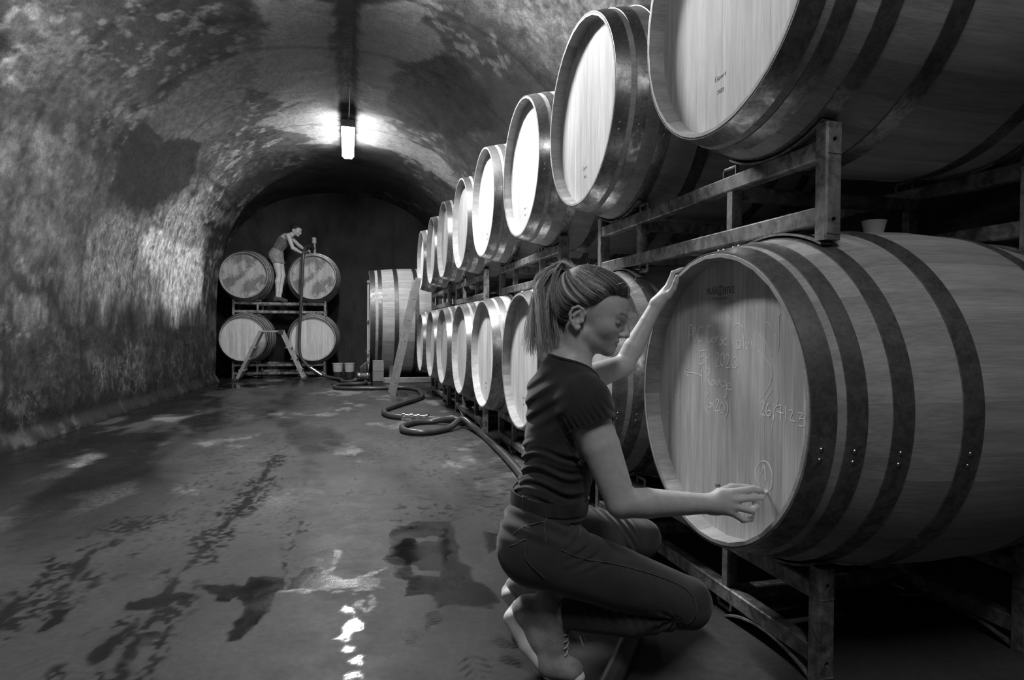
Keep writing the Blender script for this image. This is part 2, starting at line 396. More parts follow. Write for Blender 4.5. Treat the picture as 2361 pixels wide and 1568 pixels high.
def wl_pt(Y, s):
    off = .05*(fbm(Y*1.5, s*1.5, 3, 71)-.5)+.02*(fbm(Y*7, s*7, 3, 73)-.5)
    bl_ = sstep(-s, 0, .6); off = off*bl_+(.035*(fbm(Y*1.2, s*1.2*0, 3, 61)-.5)+.012*(fbm(Y*7, s*0, 3, 63)-.5))*(1-bl_)
    foot = .07*(1-sstep(s+.95, 0, .14))*(.4+.9*fbm(Y*4, s*3, 3, 77))
    return np.stack([-aL(Y)*(1+off/2.5)+foot, Y, ZS+s], -1)
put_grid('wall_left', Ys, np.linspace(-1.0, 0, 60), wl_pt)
put_grid('wall_right', np.linspace(-5, 13.6, 120), np.linspace(PI*2.5, PI*2.5+1.0, 8), lambda Y, s: np.stack([AR+0*Y, Y, ZS-(s-PI*2.5)], -1))
def bw(Y0):
    def f(Y, S):
        return np.stack([-2.75+Y, Y0+.03*(fbm(Y*3, S*3, 3, 81)-.5), S], -1)
    return f
for nm, y0, fl in (('wall_back', 13.5, True), ('wall_front', -4.9, False)):
    U, S = np.meshgrid(np.linspace(0, 5.4, 70), np.linspace(-.02, 3.75, 50), indexing='ij')
    tn = np.clip(.045+.05*(fbm(U*2.2, S*2.2, 4, 83)-.5)+.05*(fbm(U*9, S*3, 3, 85)-.5), .015, .3)
    tag(obj(nm, grid_mesh(nm, bw(y0)(U, S).reshape(-1, 3), 70, 50, M['cellar'], dict(tone=tn, scrib=tn*0), fl)), kind='structure')

def floor_mat():
    m, n, b = nt('wet_concrete_floor')
    tc = N(n, 'ShaderNodeTexCoord').outputs['Object']
    A = lambda k: N(n, 'ShaderNodeAttribute', attribute_name=k).outputs['Fac']
    wet, pud, chk, base = A('wet'), A('puddle'), A('residue'), A('base')
    f1 = noise(n, tc, 40, 6, .7); f2 = noise(n, tc, 7, 4, .6)
    c = mth(n, 'MULTIPLY', base, rampv(n, f1, .3, .7, .82, 1.14))
    dark = mth(n, 'MAXIMUM', wet, pud)
    c = mth(n, 'MULTIPLY', c, mth(n, 'SUBTRACT', 1., mth(n, 'MULTIPLY', dark, .86)))
    c = mth(n, 'ADD', c, mth(n, 'MULTIPLY', mth(n, 'MULTIPLY', chk, rampv(n, f1, .35, .6, .2, 1)), .30))
    L(n, c, b.inputs['Base Color'])
    r = rampv(n, f2, .3, .7, .40, .60)
    r = mth(n, 'SUBTRACT', r, mth(n, 'MULTIPLY', wet, .27))
    r = mth(n, 'MULTIPLY', r, mth(n, 'SUBTRACT', 1., mth(n, 'MULTIPLY', pud, .82)))
    L(n, r, b.inputs['Roughness']); L(n, mth(n, 'ADD', rampv(n, wet, 0, 1, .10, .17), mth(n, 'MULTIPLY', pud, .42)), b.inputs['Specular IOR Level'])
    h = mth(n, 'MULTIPLY', f1, mth(n, 'SUBTRACT', 1., pud)); bump(n, b, h, .3, .003)
    return m
M['floor'] = floor_mat()
fx = np.concatenate([np.linspace(-2.75, -1.15, 50)[:-1], np.arange(-1.15, .75, .0085), np.linspace(.75, 2.45, 40)])
fy = np.concatenate([np.linspace(-5, 1.5, 40)[:-1], np.arange(1.5, 3.3, .0085), np.linspace(3.3, 6, 160)[:-1], np.linspace(6, 13.6, 190)])
FX, FY = np.meshgrid(fx, fy, indexing='ij')
wx = FX+.018*(fbm(FX*22, FY*22, 3, 91)-.5)*2; wy = FY+.03*(fbm(FX*22, FY*22, 3, 93)-.5)*2
F_ = FLOORST
wet = np.zeros_like(FX)
for k, sft in (('w1', .006), ('w2', .01), ('w3', .01), ('w4', .012), ('w5', .008), ('w6', .006)):
    wet = np.maximum(wet, sstep(polydist(wx, wy, F_[k]), -sft, sft))
for k in ('h1', 'h2'): wet = wet*(1-sstep(polydist(wx, wy, F_[k]), -.006, .006))
for k in ('f1', 'f2', 'f3', 'f4'):
    tread = .45+.55*sstep(np.sin(FY*2*PI/.018+FX*90), -.5, .3)
    wet = np.maximum(wet, .85*tread*sstep(polydist(wx, wy, F_[k]), -.006, .006))
for k, w_ in (('tr1', .085), ('tr2', .10), ('tr3', .17), ('tr4', .06)):
    d = linedist(wx, wy, F_[k]); blocks = sstep(vnoise(FX*62, FY*44, 95), .40, .6)*sstep(fbm(FX*9, FY*6, 3, 97), .38, .52)
    core = 1-sstep(d, w_*.14, w_*.3); side = 1-sstep(d, w_*.8, w_*1.3)
    wet = np.maximum(wet, np.maximum(core*sstep(fbm(FX*16, FY*9, 3, 99), .38, .56), side*blocks)*.9)
# a zig-zag tyre print at the right and a hedge of spatter past the wide stain
d = np.hypot((FX-.335)/.05, (FY-1.66)/.07); zz = sstep(np.sin((FY+np.abs(FX-.335)*.9)*2*PI/.035), .1, .4)*sstep(np.abs(FX-.335), .004, .008)
wet = np.maximum(wet, .85*zz*(1-sstep(d, .8, 1.05)))
spat = sstep(vnoise(FX*45, FY*30, 101), .6, .75)*(1-sstep(np.hypot((FX-.35)/.28, (FY-3.15)/.34), .5, 1.))
spat2 = sstep(vnoise(FX*45, FY*30, 103), .55, .72)*(1-sstep(np.hypot((FX+.12)/.13, (FY-2.62)/.25), .5, 1.))
spat3 = sstep(fbm(FX*40, FY*26, 3, 104), .62, .72)*sstep(FY, 2.6, 3.2)*(1-sstep(FY, 5, 6.5))
wet = np.maximum(wet, np.maximum(np.maximum(spat, spat2), .7*spat3)*.8)
bands = sstep(fbm(FX*1.9+FY*.1, FY*.55, 4, 105), .5, .68)                    # long damp drags towards the back
edge = 1-sstep(FX+aL(FY), .3, 1.45+.6*fbm(FY*1.3, FY*0, 3, 107))              # damp strip along the left wall
wet = np.maximum(wet, np.clip(.75*bands*sstep(FY, 2.2, 5)+.95*edge*sstep(fbm(FX*3.5, FY*1.6, 4, 109), .36, .52), 0, .97))
farwet = sstep(fbm(FX*2.2, FY*1.7, 4, 111), .47, .6)*sstep(FY, 8.5, 10.5); wet = np.maximum(wet, .9*farwet)
pud = np.zeros_like(FX)
for k in ('p1', 'p2', 'p3', 'p4', 'p5'): pud = np.maximum(pud, sstep(polydist(wx, wy, F_[k]), -.006, .006))
pud = np.maximum(pud, .75*sstep(polydist(wx, wy, F_['w3']), .0, .05)*sstep(fbm(FX*6, FY*5, 3, 113), .52, .6))
pud = np.maximum(pud, .8*farwet*sstep(fbm(FX*4, FY*4, 3, 115), .45, .6))
chk = np.zeros_like(FX)
for k, w_ in (('ch1', .012), ('ch2', .009), ('ch3', .01)): chk = np.maximum(chk, (1-sstep(linedist(wx, wy, F_[k]), w_*.4, w_*1.5))*sstep(fbm(FX*16, FY*16, 3, 117), .3, .55))
chk = np.maximum(chk, .5*sstep(fbm(FX*2.4, FY*1.3, 5, 119, .65), .58, .72)*sstep(FY, 3.0, 4.2)*(1-wet))
base = .055+.058*(fbm(FX*1.6, FY*.9, 4, 121)-.5)+.035*(fbm(FX*6, FY*3, 3, 123)-.5)
FZ = .004*(fbm(FX*2, FY*2, 3, 125)-.5)*(1-sstep(FX, .3, .9)); FZ[:, fy > 8] *= 0
tag(obj('floor', grid_mesh('floor', np.stack([FX, FY, FZ], -1).reshape(-1, 3), len(fx), len(fy), M['floor'], dict(wet=wet, puddle=pud, residue=chk, base=base))), kind='structure')

# ------------------------------------------------------------------ ceiling lamps
def lamp(y, power, label, name='ceiling_lamp', glow='diffuser'):
    t = empty(name, (0, y, 3.5), 0, label, 'lamp', 'fluorescent lamps along the vault crown')
    hl, w = .74, .085
    MB().box(-w, w, -hl, hl, .03, .085, .012).build('housing', M['lamphouse'], t)
    prof = [(-w, .03), (-w+.004, .0), (-.055, -.035), (.055, -.035), (w-.004, .0), (w, .03)]
    v = [(x, yy, z) for yy in (-hl+.015, -hl+.03, hl-.03, hl-.015) for x, z in prof]
    for i in range(6): v[i] = (v[i][0]*.96, v[i][1], max(v[i][2], -.025)); v[18+i] = (v[18+i][0]*.96, v[18+i][1], max(v[18+i][2], -.025))
    f = [(r*6+i, r*6+i+1, (r+1)*6+i+1, (r+1)*6+i) for r in range(3) for i in range(5)]+[tuple(range(5, -1, -1)), tuple(range(18, 24))]
    g = M['glow'].copy(); g.node_tree.nodes['Principled BSDF'].inputs['Emission Strength'].default_value = power
    mkd = mkmesh(glow, v, f, g, 30); obj(glow, mkd, t)
    for s in (-1, 1):
        MB().box(-w-.004, w+.004, s*hl-.014, s*hl+.014, .0, .088, .006).build('end_cap', M['lamphouse'], t)
        MB().box(-.02, .02, s*.5-.02, s*.5+.02, .085, .22).build('hanger', M['lamphouse'], t)
    MB().tube([(0, -hl, .06), (.01, -hl-.1, .09), (.015, -hl-.4, .13), (.02, -hl-1.0, .15)], .006, 6).build('cable', M['cable'], t)
lamp(LAMPS[0][0], LAMPS[0][1], 'lit fluorescent lamp hanging under the crown towards the stacked barrels')
lamp(LAMPS[1][0], LAMPS[1][1], 'lit fluorescent lamp under the crown above the person with the chalk', 'ceiling_lamp_offscreen', 'diffuser_offscreen')
lamp(LAMPS[2][0], LAMPS[2][1], 'lit fluorescent lamp under the crown at the front wall', 'ceiling_tube_lamp_offscreen', 'tube_diffuser_offscreen')
# ------------------------------------------------------------------ barrels
BL, RE, RB = 1.10, .40, .480            # length, head radius, belly radius
def prof(x): return RB-(RB-RE)*(2*x/BL-1)**2
REC = .05                               # heads sit this far inside the rim
NS = 32; TH = .027
def stave_mesh():
    xs = [0., .004, .02, .052, .1, .18, .28, .4, .55, .7, .82, .92, 1.0, BL-.052, BL-.02, BL-.004, BL]
    v = []; half = PI/NS; k = 5
    for i, x in enumerate(xs):
        ro = prof(x)-(.003 if i in (0, len(xs)-1) else 0)
        th = TH if .1 < x < BL-.1 else TH+.004*(1-min(x, BL-x)/.1)
        e_ = min(x, BL-x); ri = ro-(.0085+.0225*min(e_/.052, 1)) if e_ < .1 else ro-th      # the chime is bevelled inwards down to the head
        for j in range(k):
            a = -half+.00006/ro+(2*half-.00012/ro)*j/(k-1); v.append((x, ro*math.sin(a), ro*math.cos(a)))
        for a in (half-.00006/ro, -half+.00006/ro): v.append((x, ri*math.sin(a), ri*math.cos(a)))
    s = k+2; f = []
    for i in range(len(xs)-1):
        for j in range(s): f.append((i*s+j, i*s+(j+1) % s, (i+1)*s+(j+1) % s, (i+1)*s+j))
    f += [tuple(range(s-1, -1, -1)), tuple((len(xs)-1)*s+j for j in range(s))]
    return mkmesh('stave', v, f, M['stave'], 30)
STAVE = stave_mesh()
def body_mesh():
    xs = np.concatenate([[0], np.linspace(.0, BL, 15)]); pr = [(prof(0)-TH-.002, REC+.01), (prof(0)-.0085, 0)]+[(prof(x)-.0, x) for x in np.linspace(0, BL, 15)]+[(prof(0)-.0085, BL), (prof(0)-TH-.002, BL-REC-.01)]
    return MB().lathe(pr, 48, axis=0).mesh('stave_body', M['stave'], 40)
BODY = body_mesh()
NB = 11
def board_meshes():
    out = []; r = prof(REC)-TH+.003; w = 2*r/NB
    for i in range(NB):
        y0 = -r+i*w+.00003; y1 = -r+(i+1)*w-.00003; ys = np.linspace(y0, y1, 5)
        top = [(y, math.sqrt(max(r*r-y*y, 1e-6))) for y in ys]; ring = top+[(y, -z) for y, z in reversed(top)]
        dx = .0001*((i*37) % 3-1)
        v = [(REC+dx, y, z) for y, z in ring]+[(REC+.022, y, z) for y, z in ring]; n_ = len(ring)
        f = [tuple(range(n_-1, -1, -1)), tuple(range(n_, 2*n_))]+[(j, (j+1) % n_, n_+(j+1) % n_, n_+j) for j in range(n_)]
        f = [q[::-1] for q in f]
        out.append((v, f))
    return out
_bm = board_meshes()
BOARDS = {k: [mkmesh('head_board', v, f, M[k], 30) for v, f in _bm] for k in ('head', 'head_old')}
BACKHEAD = MB().lathe([(0, BL-REC), (prof(REC)-TH+.003, BL-REC)], 32, axis=0).mesh('back_head', M['head'], None)
HOOPS = [(.001, .056), (.078, .122), (.178, .226), (.343, .395)]; HOOPS = HOOPS+[(BL-b_, BL-a) for a, b_ in HOOPS[::-1]]
def hoop_mesh(a, b_, n=96):
    t = .0028; pr = []
    for x in np.linspace(a, b_, 4): pr.append((prof(x)+t, x))
    pr = [(prof(a)+.0002, a-.0003)]+pr+[(prof(b_)+.0002, b_+.0003)]
    return MB().lathe(pr, n, axis=0).mesh('hoop', M['hoop'], 40)
HOOPM = [hoop_mesh(a, b_) for a, b_ in HOOPS]
RIV = MB().lathe([(0, .0035), (.003, .0032), (.005, .0018), (.0058, 0)], 8).mesh('rivet', M['rivet'], 60)
def barrel(head, c, rz, fine, label, group, old=None, roll=0., clean=1):
    """head = (X, Y) of the middle of the rim plane, c = height of the axis; the axis runs along local +X"""
    t = empty('wine_barrel', (head[0], head[1], c-RB), rz, label, 'barrel', group)
    if fine:
        for i in range(NS): obj('stave', STAVE, t, (0, 0, RB), (roll+2*PI*i/NS, 0, 0))
    else: obj('stave_body', BODY, t, (0, 0, RB))
    for me in BOARDS[old or 'head']: obj('head_board', me, t, (0, 0, RB))
    obj('back_head', BACKHEAD, t, (0, 0, RB))
    for i, me in enumerate(HOOPM):
        h = obj('hoop', me, t, (0, 0, RB), (roll*3, 0, 0))
        if fine and i < 5:
            a, b_ = HOOPS[i]; x = (a+b_)/2
            for dx, da in ((0, -1.72), (0, -1.66+.0), (0, 0.03+.09*i), (0, .09+.09*i)):
                q = obj('rivet', RIV, h, (x+dx, -(prof(x)+.002)*math.sin(-da), (prof(x)+.002)*math.cos(da)), (0, 0, 0))
                nrm = Vector((0, -math.sin(-da), math.cos(da))); q.rotation_euler = nrm.to_track_quat('Z', 'Y').to_euler()
                q.rotation_euler = nrm.to_track_quat('Z', 'Y').to_euler()
    return t
XR, ZL, ZU = .977, .725, 1.86
YL = [1.57, 2.632, 3.615, 4.68, 5.68, 6.76, 7.745, 8.86]
YU = list(YL)
ordn = ['first', 'second', 'third', 'fourth', 'fifth', 'sixth', 'seventh', 'eighth']
BARR = {}
for k in range(8):
    roll = [.03, .08, .01, .06][k % 4]
    lab = 'oak barrel being chalked by the crouching person, lower row' if k == 0 else 'oak barrel in the lower row, %s from the barrel being chalked' % ordn[k]
    BARR['l', k] = barrel((XR, YL[k]), ZL, 0, k < 3, lab, 'lower row of barrels on racks', roll=roll)
    lab = 'oak barrel directly above the barrel being chalked' if k == 0 else 'oak barrel in the upper row, %s from the one above the chalked barrel' % ordn[k]
    BARR['u', k] = barrel((XR, YU[k]), ZU, 0, k < 3, lab, 'upper row of barrels on racks', roll=roll+.02)
# the stack across the back: heads face the camera
SX = {('u', 0): -1.772, ('u', 1): -.600, ('l', 0): -1.775, ('l', 1): -.605}
SLAB = {('u', 0): 'stained barrel on top of the back stack, next to the left wall', ('u', 1): 'stained barrel on top of the back stack with the hose run into it',
        ('l', 0): 'pale barrel at the bottom of the back stack, next to the left wall', ('l', 1): 'pale barrel at the bottom of the back stack behind the hanging hose'}
for (rw, i), x in SX.items():
    barrel((x, 12.0), (1.83 if rw == 'u' else .715), PI/2, False, SLAB[rw, i], 'barrels stacked across the back', old='head_old' if rw == 'u' else None)

# ------------------------------------------------------------------ barrel racks
RH, RD = .315, .73
def bored(y0, y1, x0, x1, z0, z1, cx, holes, r, bev=.005, n=8):
    """upright bar (section bevelled) with real holes bored through it along Y"""
    mb = MB(); s_ = r+.005
    ring = [(x0+bev, y0), (x1-bev, y0), (x1, y0+bev), (x1, y1-bev), (x1-bev, y1), (x0+bev, y1), (x0, y1-bev), (x0, y0+bev)]
    v = [(x, y, z) for z in (z0, z1) for x, y in ring]
    mb.add(v, [(i, (i+1) % 8, 8+(i+1) % 8, 8+i) for i in range(8) if i not in (0, 4)]+[tuple(range(7, -1, -1)), tuple(range(8, 16))])
    xa, xb = x0+bev, x1-bev; rims = []
    for y, fl in ((y0, 1), (y1, -1)):
        def quad(a, b_, c, d): mb.add([(a, y, c), (b_, y, c), (b_, y, d), (a, y, d)], [(0, 1, 2, 3)[::fl]])
        zc = z0
        for h in sorted(holes):
            quad(xa, xb, zc, h-s_); quad(xa, cx-s_, h-s_, h+s_); quad(cx+s_, xb, h-s_, h+s_); zc = h+s_
            ci = [(cx+r*math.cos(2*PI*k/n), y, h+r*math.sin(2*PI*k/n)) for k in range(n)]
            sq = [(cx+s_*max(-1, min(1, 1.42*math.cos(2*PI*k/n))), y, h+s_*max(-1, min(1, 1.42*math.sin(2*PI*k/n)))) for k in range(n)]
            mb.add(ci+sq, [(k, n+k, n+(k+1) % n, (k+1) % n)[::fl] for k in range(n)])
        quad(xa, xb, zc, z1)
    for h in holes:
        v = [(cx+r*math.cos(2*PI*k/n), y, h+r*math.sin(2*PI*k/n)) for y in (y0, y1) for k in range(n)]
        mb.add(v, [(k, (k+1) % n, n+(k+1) % n, n+k) for k in range(n)])
    return mb
def rack(loc, rz, yc, label, group, h=.41, rr=.4552, floor=True):
    """local Y along the rack, local X = depth; yc = the two barrel centres along local Y; h = barrel axis above the post tops"""
    t = empty('barrel_rack', loc, rz, label, 'rack', group); w = .044; m = M['rack']
    e0, e1 = yc[0]-.222, yc[1]+.222; mids = (yc[0]+.205, yc[1]-.205)
    low = RH+h-rr                                         # height of the strap under a barrel; the top rail carries it
    tip = RH+h-math.sqrt(rr**2-(.222-w)**2)               # the post ends where its inner corner meets the strap
    for x0 in (0, RD-.042):
        for z0 in (low-.052, RH-low+.004): MB().box(x0, x0+.042, e0+.01, e1-.01, z0, z0+.048, .004).build('rail', m, t, 30)
        for y0 in (e0, e1-w):
            p = bored(y0, y0+w, x0-.003, x0+.045, 0 if floor else RH-tip, tip, x0+.021, (.06, .262), .0068).build('post', m, t, 30)
            for z in (.262, .06):
                MB().tube([(x0+.001, y0, z-.035), (x0+.021, y0-.0003, z-.036), (x0+.041, y0, z-.035)], .0017, 6).build('weld', m, p)
        for y0 in mids: MB().box(x0+.003, x0+.039, y0-.018, y0+.018, .07, .236, .004).build('post', m, t, 30)
        for ci, c in enumerate(yc):
            for up in (1, 0):
                z_c = RH+h if up else -h; sg = 1 if up else -1
                pts = [(c+rr*math.sin(a), z_c-sg*rr*math.cos(a)) for a in np.linspace(-.46, .46, 15)]
                v = []
                for y, z in pts:
                    for x in (x0-.002, x0+.044): v += [(x, y, z), (x, y, z-sg*.006)]
                f = []
                for i in range(len(pts)-1):
                    o = i*4
                    f += [(o, o+4, o+6, o+2), (o+1, o+3, o+7, o+5), (o, o+1, o+5, o+4), (o+2, o+6, o+7, o+3)]
                f += [(0, 2, 3, 1), (len(v)-4, len(v)-3, len(v)-1, len(v)-2)]
                obj('cradle_strap', mkmesh('cradle_strap', v, f, m, 40), t)
                ym = mids[ci]; s_ = 1 if ci == 0 else -1
                za, zb = (low-.008, tip-.010) if up else (RH-low+.008, RH-tip+.010)
                MB().tube([(x0+.02, ym-s_*.012, za), (x0+.02, ym-s_*.012, zb), (x0+.02, ym+s_*.05, zb), (x0+.02, ym+s_*.055, zb-.006*sg), (x0+.02, ym+s_*.055, za)], .006, 8).build('bracket', m, t, 60)
    for y0 in mids:
        for z0 in (.190, .050): MB().box(.04, RD-.04, y0-.02, y0+.02, z0, z0+.042, .004).build('cross_member', m, t, 30)
    return t
for j in range(4):
    a = j*2
    lab = ['steel rack standing on the floor under the barrel being chalked', 'steel rack on the floor under the third and fourth lower barrels', 'steel rack on the floor under the fifth and sixth lower barrels', 'steel rack on the floor beside the leaning ladder'][j]
    rack((1.167, 0, 0), 0, (YL[a], YL[a+1]), lab, 'racks on the floor along the row')
    lab = ['steel rack lying on top of the barrel being chalked', 'steel rack lying on the third and fourth lower barrels', 'steel rack lying on the fifth and sixth lower barrels', 'steel rack lying on the last lower barrels above the leaning ladder'][j]
    rack((1.167, 0, ZL+.41), 0, (YU[a], YU[a+1]), lab, 'racks between the rows', floor=False)
# racks of the back stack: local X points to +Y, local Y to -X
rack((0, 12.2, 0), PI/2, (.605, 1.775), 'steel rack on the floor under the back stack behind the stepladder', 'racks of the back stack', .40, .4545)
rack((0, 12.2, .715+.40), PI/2, (.600, 1.772), 'steel rack between the barrels of the back stack carrying the standing person', 'racks of the back stack', .40, .4545, False)

# ------------------------------------------------------------------ writing on the heads
CHALK=[[(198,153),(197,175),(191,201),(180,204),(174,191),(172,175)],[(196,172),(172,174)],[(164,186),(170,165),(162,152),(153,162),(154,186),(161,196),(167,182)],[(118,194),(130,199),(143,182),(142,159),(129,154),(116,164)],[(73,200),(88,200),(98,183),(97,160),(88,151),(72,155)],[(64,167),(71,158),(62,152),(49,157),(52,167),(63,167)],[(46,172),(41,154)],[(42,164),(36,170),(26,172)],[(13,170),(24,164),(13,156),(21,147),(34,148)],[(10,158),(-4,161),(-3,166),(9,163),(10,152),(-3,146),(-12,146)],[(-80,191),(-78,198),(-64,205),(-46,202),(-37,183),(-34,162),(-43,144),(-58,138),(-73,140)],[(-73,158),(-60,159),(-55,149),(-66,142),(-73,148),(-73,158),(-76,139)],[(-83,187),(-88,139)],[(-96,157),(-102,138),(-110,156)],[(-119,161),(-124,139)],[(-116,168),(-117,166)],[(128,124),(131,106),(127,86),(109,90)],[(135,124),(104,128)],[(131,106),(110,110)],[(97,89),(98,124),(86,129),(77,121),(83,108),(96,104)],[(46,119),(37,124),(30,118),(34,104),(49,84),(28,84)],[(15,123),(23,111),(20,92),(10,88),(2,99),(4,118),(13,124)],[(-7,117),(-13,122),(-20,116),(-18,103),(-5,85),(-27,84)],[(-46,114),(-33,101),(-36,87),(-49,85),(-62,93),(-59,110),(-46,114)],[(117,51),(158,56),(220,56)],[(194,71),(220,56),(195,44)],[(118,70),(116,25)],[(98,30),(97,65),(85,76),(76,71),(79,56),(93,47),(69,28)],[(58,43),(68,34),(59,27),(48,33),(51,43),(58,44)],[(43,46),(41,33),(30,31),(23,48),(20,32)],[(-3,42),(10,42),(13,31),(0,29),(-7,41),(-12,10),(-7,-1),(1,2)],[(-11,32),(-28,35),(-24,41),(-14,37),(-14,26),(-27,22),(-39,25)],[(75,6),(92,-4),(99,-21),(94,-43),(78,-60)],[(83,-11),(87,-29),(79,-40),(68,-34),(72,-24),(83,-30)],[(65,-23),(51,-35)],[(51,-20),(66,-38)],[(42,-19),(34,-10),(27,-16),(34,-31),(45,-44),(24,-42)],[(12,-17),(22,-31),(17,-46),(3,-45),(-3,-30),(6,-17)],[(-7,-11),(-17,-23),(-16,-42),(-3,-61)],[(-161,-1),(-168,6),(-175,2),(-173,-8),(-162,-25),(-180,-28)],[(-192,4),(-184,-12),(-186,-26),(-197,-27),(-203,-18),(-196,-13),(-186,-19)],[(-215,7),(-214,-35)],[(-222,0),(-240,5),(-238,-11),(-241,-29)],[(-225,-12),(-251,-14)],[(-257,5),(-259,-33)],[(-271,-6),(-278,-1),(-282,-8),(-274,-25),(-293,-28)],[(-300,-5),(-316,-6),(-306,-19),(-320,-16),(-326,-24),(-321,-34),(-304,-35)]]
SCRIB=[[(-176,212),(-196,201),(-216,179),(-222,171)],[(-229,231),(-228,209),(-230,176),(-227,138)],[(-148,178),(-173,162),(-193,140),(-205,112)],[(-149,137),(-179,117),(-199,98),(-202,65),(-185,39),(-163,14)],[(-235,230),(-223,225)],[(-210,44),(-185,16),(-168,-17)],[(-37,281),(-43,247)],[(-6,270),(-19,263)],[(-4,237),(-25,217)],[(-121,274),(-128,239)],[(-228,18),(-216,-13),(-208,-45),(-201,-82)],[(-164,-34),(-147,-65),(-143,-95)],[(327,-83),(316,-87),(307,-77)],[(274,-26),(253,-15)],[(241,71),(233,82)],[(-22,-74),(-37,-74)]]
ONE=[[(-163,-212),(-151,-200),(-144,-184),(-150,-164),(-164,-150),(-179,-144),(-194,-147),(-204,-157),(-211,-172),(-211,-189),(-207,-205),(-201,-213)],[(-163,-184),(-171,-172),(-179,-156),(-183,-170),(-186,-193)]]
MTS=[[(38.2,-262.2),(37.8,-253.3),(31.4,-259.7),(26.1,-252.3),(25.3,-260.0)],[(24.5,-252.8),(14.5,-252.1)],[(19.9,-252.6),(20.3,-261.4)]]
LOGOK=[[(95.1,311.4),(86.6,296.0)],[(79.5,311.0),(79.6,293.9)],[(65.7,311.3),(60.6,293.5)],[(53.7,310.6),(53.3,293.4)],[(49.9,301.6),(40.4,292.7)],[(24.1,311.6),(28.0,305.6),(28.3,297.5),(24.6,291.6)],[(13.1,309.5),(13.1,291.8)],[(1.7,309.4),(1.8,291.8)],[(-7.1,309.1),(-7.0,291.3)],[(-13.9,308.9),(-21.0,291.7)],[(-33.5,308.0),(-33.9,290.5)],[(17.1,311.8),(21.6,313.5),(28.7,313.7),(36.7,309.6),(39.6,301.6),(37.4,294.6),(31.1,289.1),(25.1,287.6),(18.1,289.8)]]
LOGON=[[(95.8,294.1),(95.1,312.0)],[(86.6,296.0),(79.5,311.0)],[(71.7,294.1),(65.7,311.3)],[(68.7,302.7),(62.4,302.7)],[(53.7,310.6),(48.0,310.8),(44.3,307.7),(46.3,303.2),(51.9,301.8)],[(12.9,300.9),(1.5,300.9)],[(-21.0,291.7),(-27.3,308.4)],[(-31.1,308.1),(-42.9,307.9)],[(-33.7,299.6),(-40.7,299.8)],[(-32.5,290.5),(-43.3,290.5)],[(98.5,294.3),(92.5,294.0)],[(82.8,293.9),(77.0,293.9)],[(73.8,294.1),(68.5,293.9)],[(64.3,293.6),(58.5,293.5)],[(56.8,310.8),(52.2,310.6)],[(55.9,293.4),(50.7,293.3)],[(16.5,309.6),(10.1,309.5)],[(16.1,291.8),(10.2,291.7)],[(4.7,309.4),(-1.7,309.3)],[(4.7,291.8),(-1.2,291.6)],[(-4.7,309.1),(-10.0,309.0)],[(-4.6,291.3),(-9.9,291.2)],[(-11.5,309.0),(-16.8,308.8)],[(-24.9,308.4),(-30.2,308.2)],[(-42.4,308.5),(-42.6,305.7)],[(-42.9,292.5),(-43.3,289.9)]]
LOGOT=[[(68.2,282.7),(63.4,282.5)],[(65.8,282.6),(65.7,276.7)],[(60.9,281.3),(60.9,277.8),(59.4,276.6),(57.5,276.5),(56.0,277.6),(56.1,281.1),(57.6,282.3),(59.5,282.4),(60.9,281.3)],[(53.6,276.4),(53.8,282.3),(48.9,276.2),(49.0,282.1)],[(46.5,276.3),(46.6,282.1),(41.7,276.0),(41.9,281.8)],[(34.8,281.6),(39.5,281.8),(39.4,276.1),(34.7,275.8)],[(39.5,279.0),(35.7,278.8)],[(32.5,281.6),(32.4,275.9),(27.7,275.7)],[(25.5,281.4),(25.4,275.7),(20.7,275.5)],[(14.0,281.0),(18.6,281.2),(18.4,275.5),(13.8,275.3)],[(18.5,278.3),(14.8,278.2)],[(11.6,275.3),(11.7,281.0),(8.0,280.8),(7.1,279.4),(8.0,278.0),(11.6,278.1)],[(9.8,278.1),(7.0,275.1)],[(2.6,280.7),(2.5,275.0)],[(-6.4,280.4),(-1.9,280.6),(-2.0,274.9),(-6.5,274.7)],[(-2.0,277.7),(-5.6,277.6)]]
def strokes(name, lines, r, mat, parent, x=REC, smooth=True, up=.0004):
    mb = MB()
    for l in lines:
        pts = [(x-up, u/1000., RB+w/1000.) for u, w in l]
        if smooth and len(pts) > 2: pts = spline(pts, 5)
        o = len(mb.v)
        mb.tube(pts, r, 6, flat=(1, 0, 0))
        for i in range(o, len(mb.v)):                     # press the line flat on the wood
            p = mb.v[i]; mb.v[i] = (x-up+(p[0]-(x-up))*.10, p[1], p[2])
    return tag(mb.build(name, mat, parent, 60), kind='stuff')
B0 = BARR['l', 0]
strokes('chalk_writing', CHALK, .0014, M['chalkline'], B0)
strokes('chalk_scribble', SCRIB, .0009, M['chalkfaint'], B0)
strokes('chalk_number', ONE, .0024, M['chalk'], B0)
strokes('burnt_mark', MTS, .0012, M['print'], B0, smooth=False)
strokes('brand_print', LOGOK, .0013, M['print'], B0, smooth=True)
strokes('brand_print', LOGON, .0009, M['print'], B0, smooth=False)
strokes('brand_subtitle', LOGOT, .0005, M['print'], B0, smooth=False)
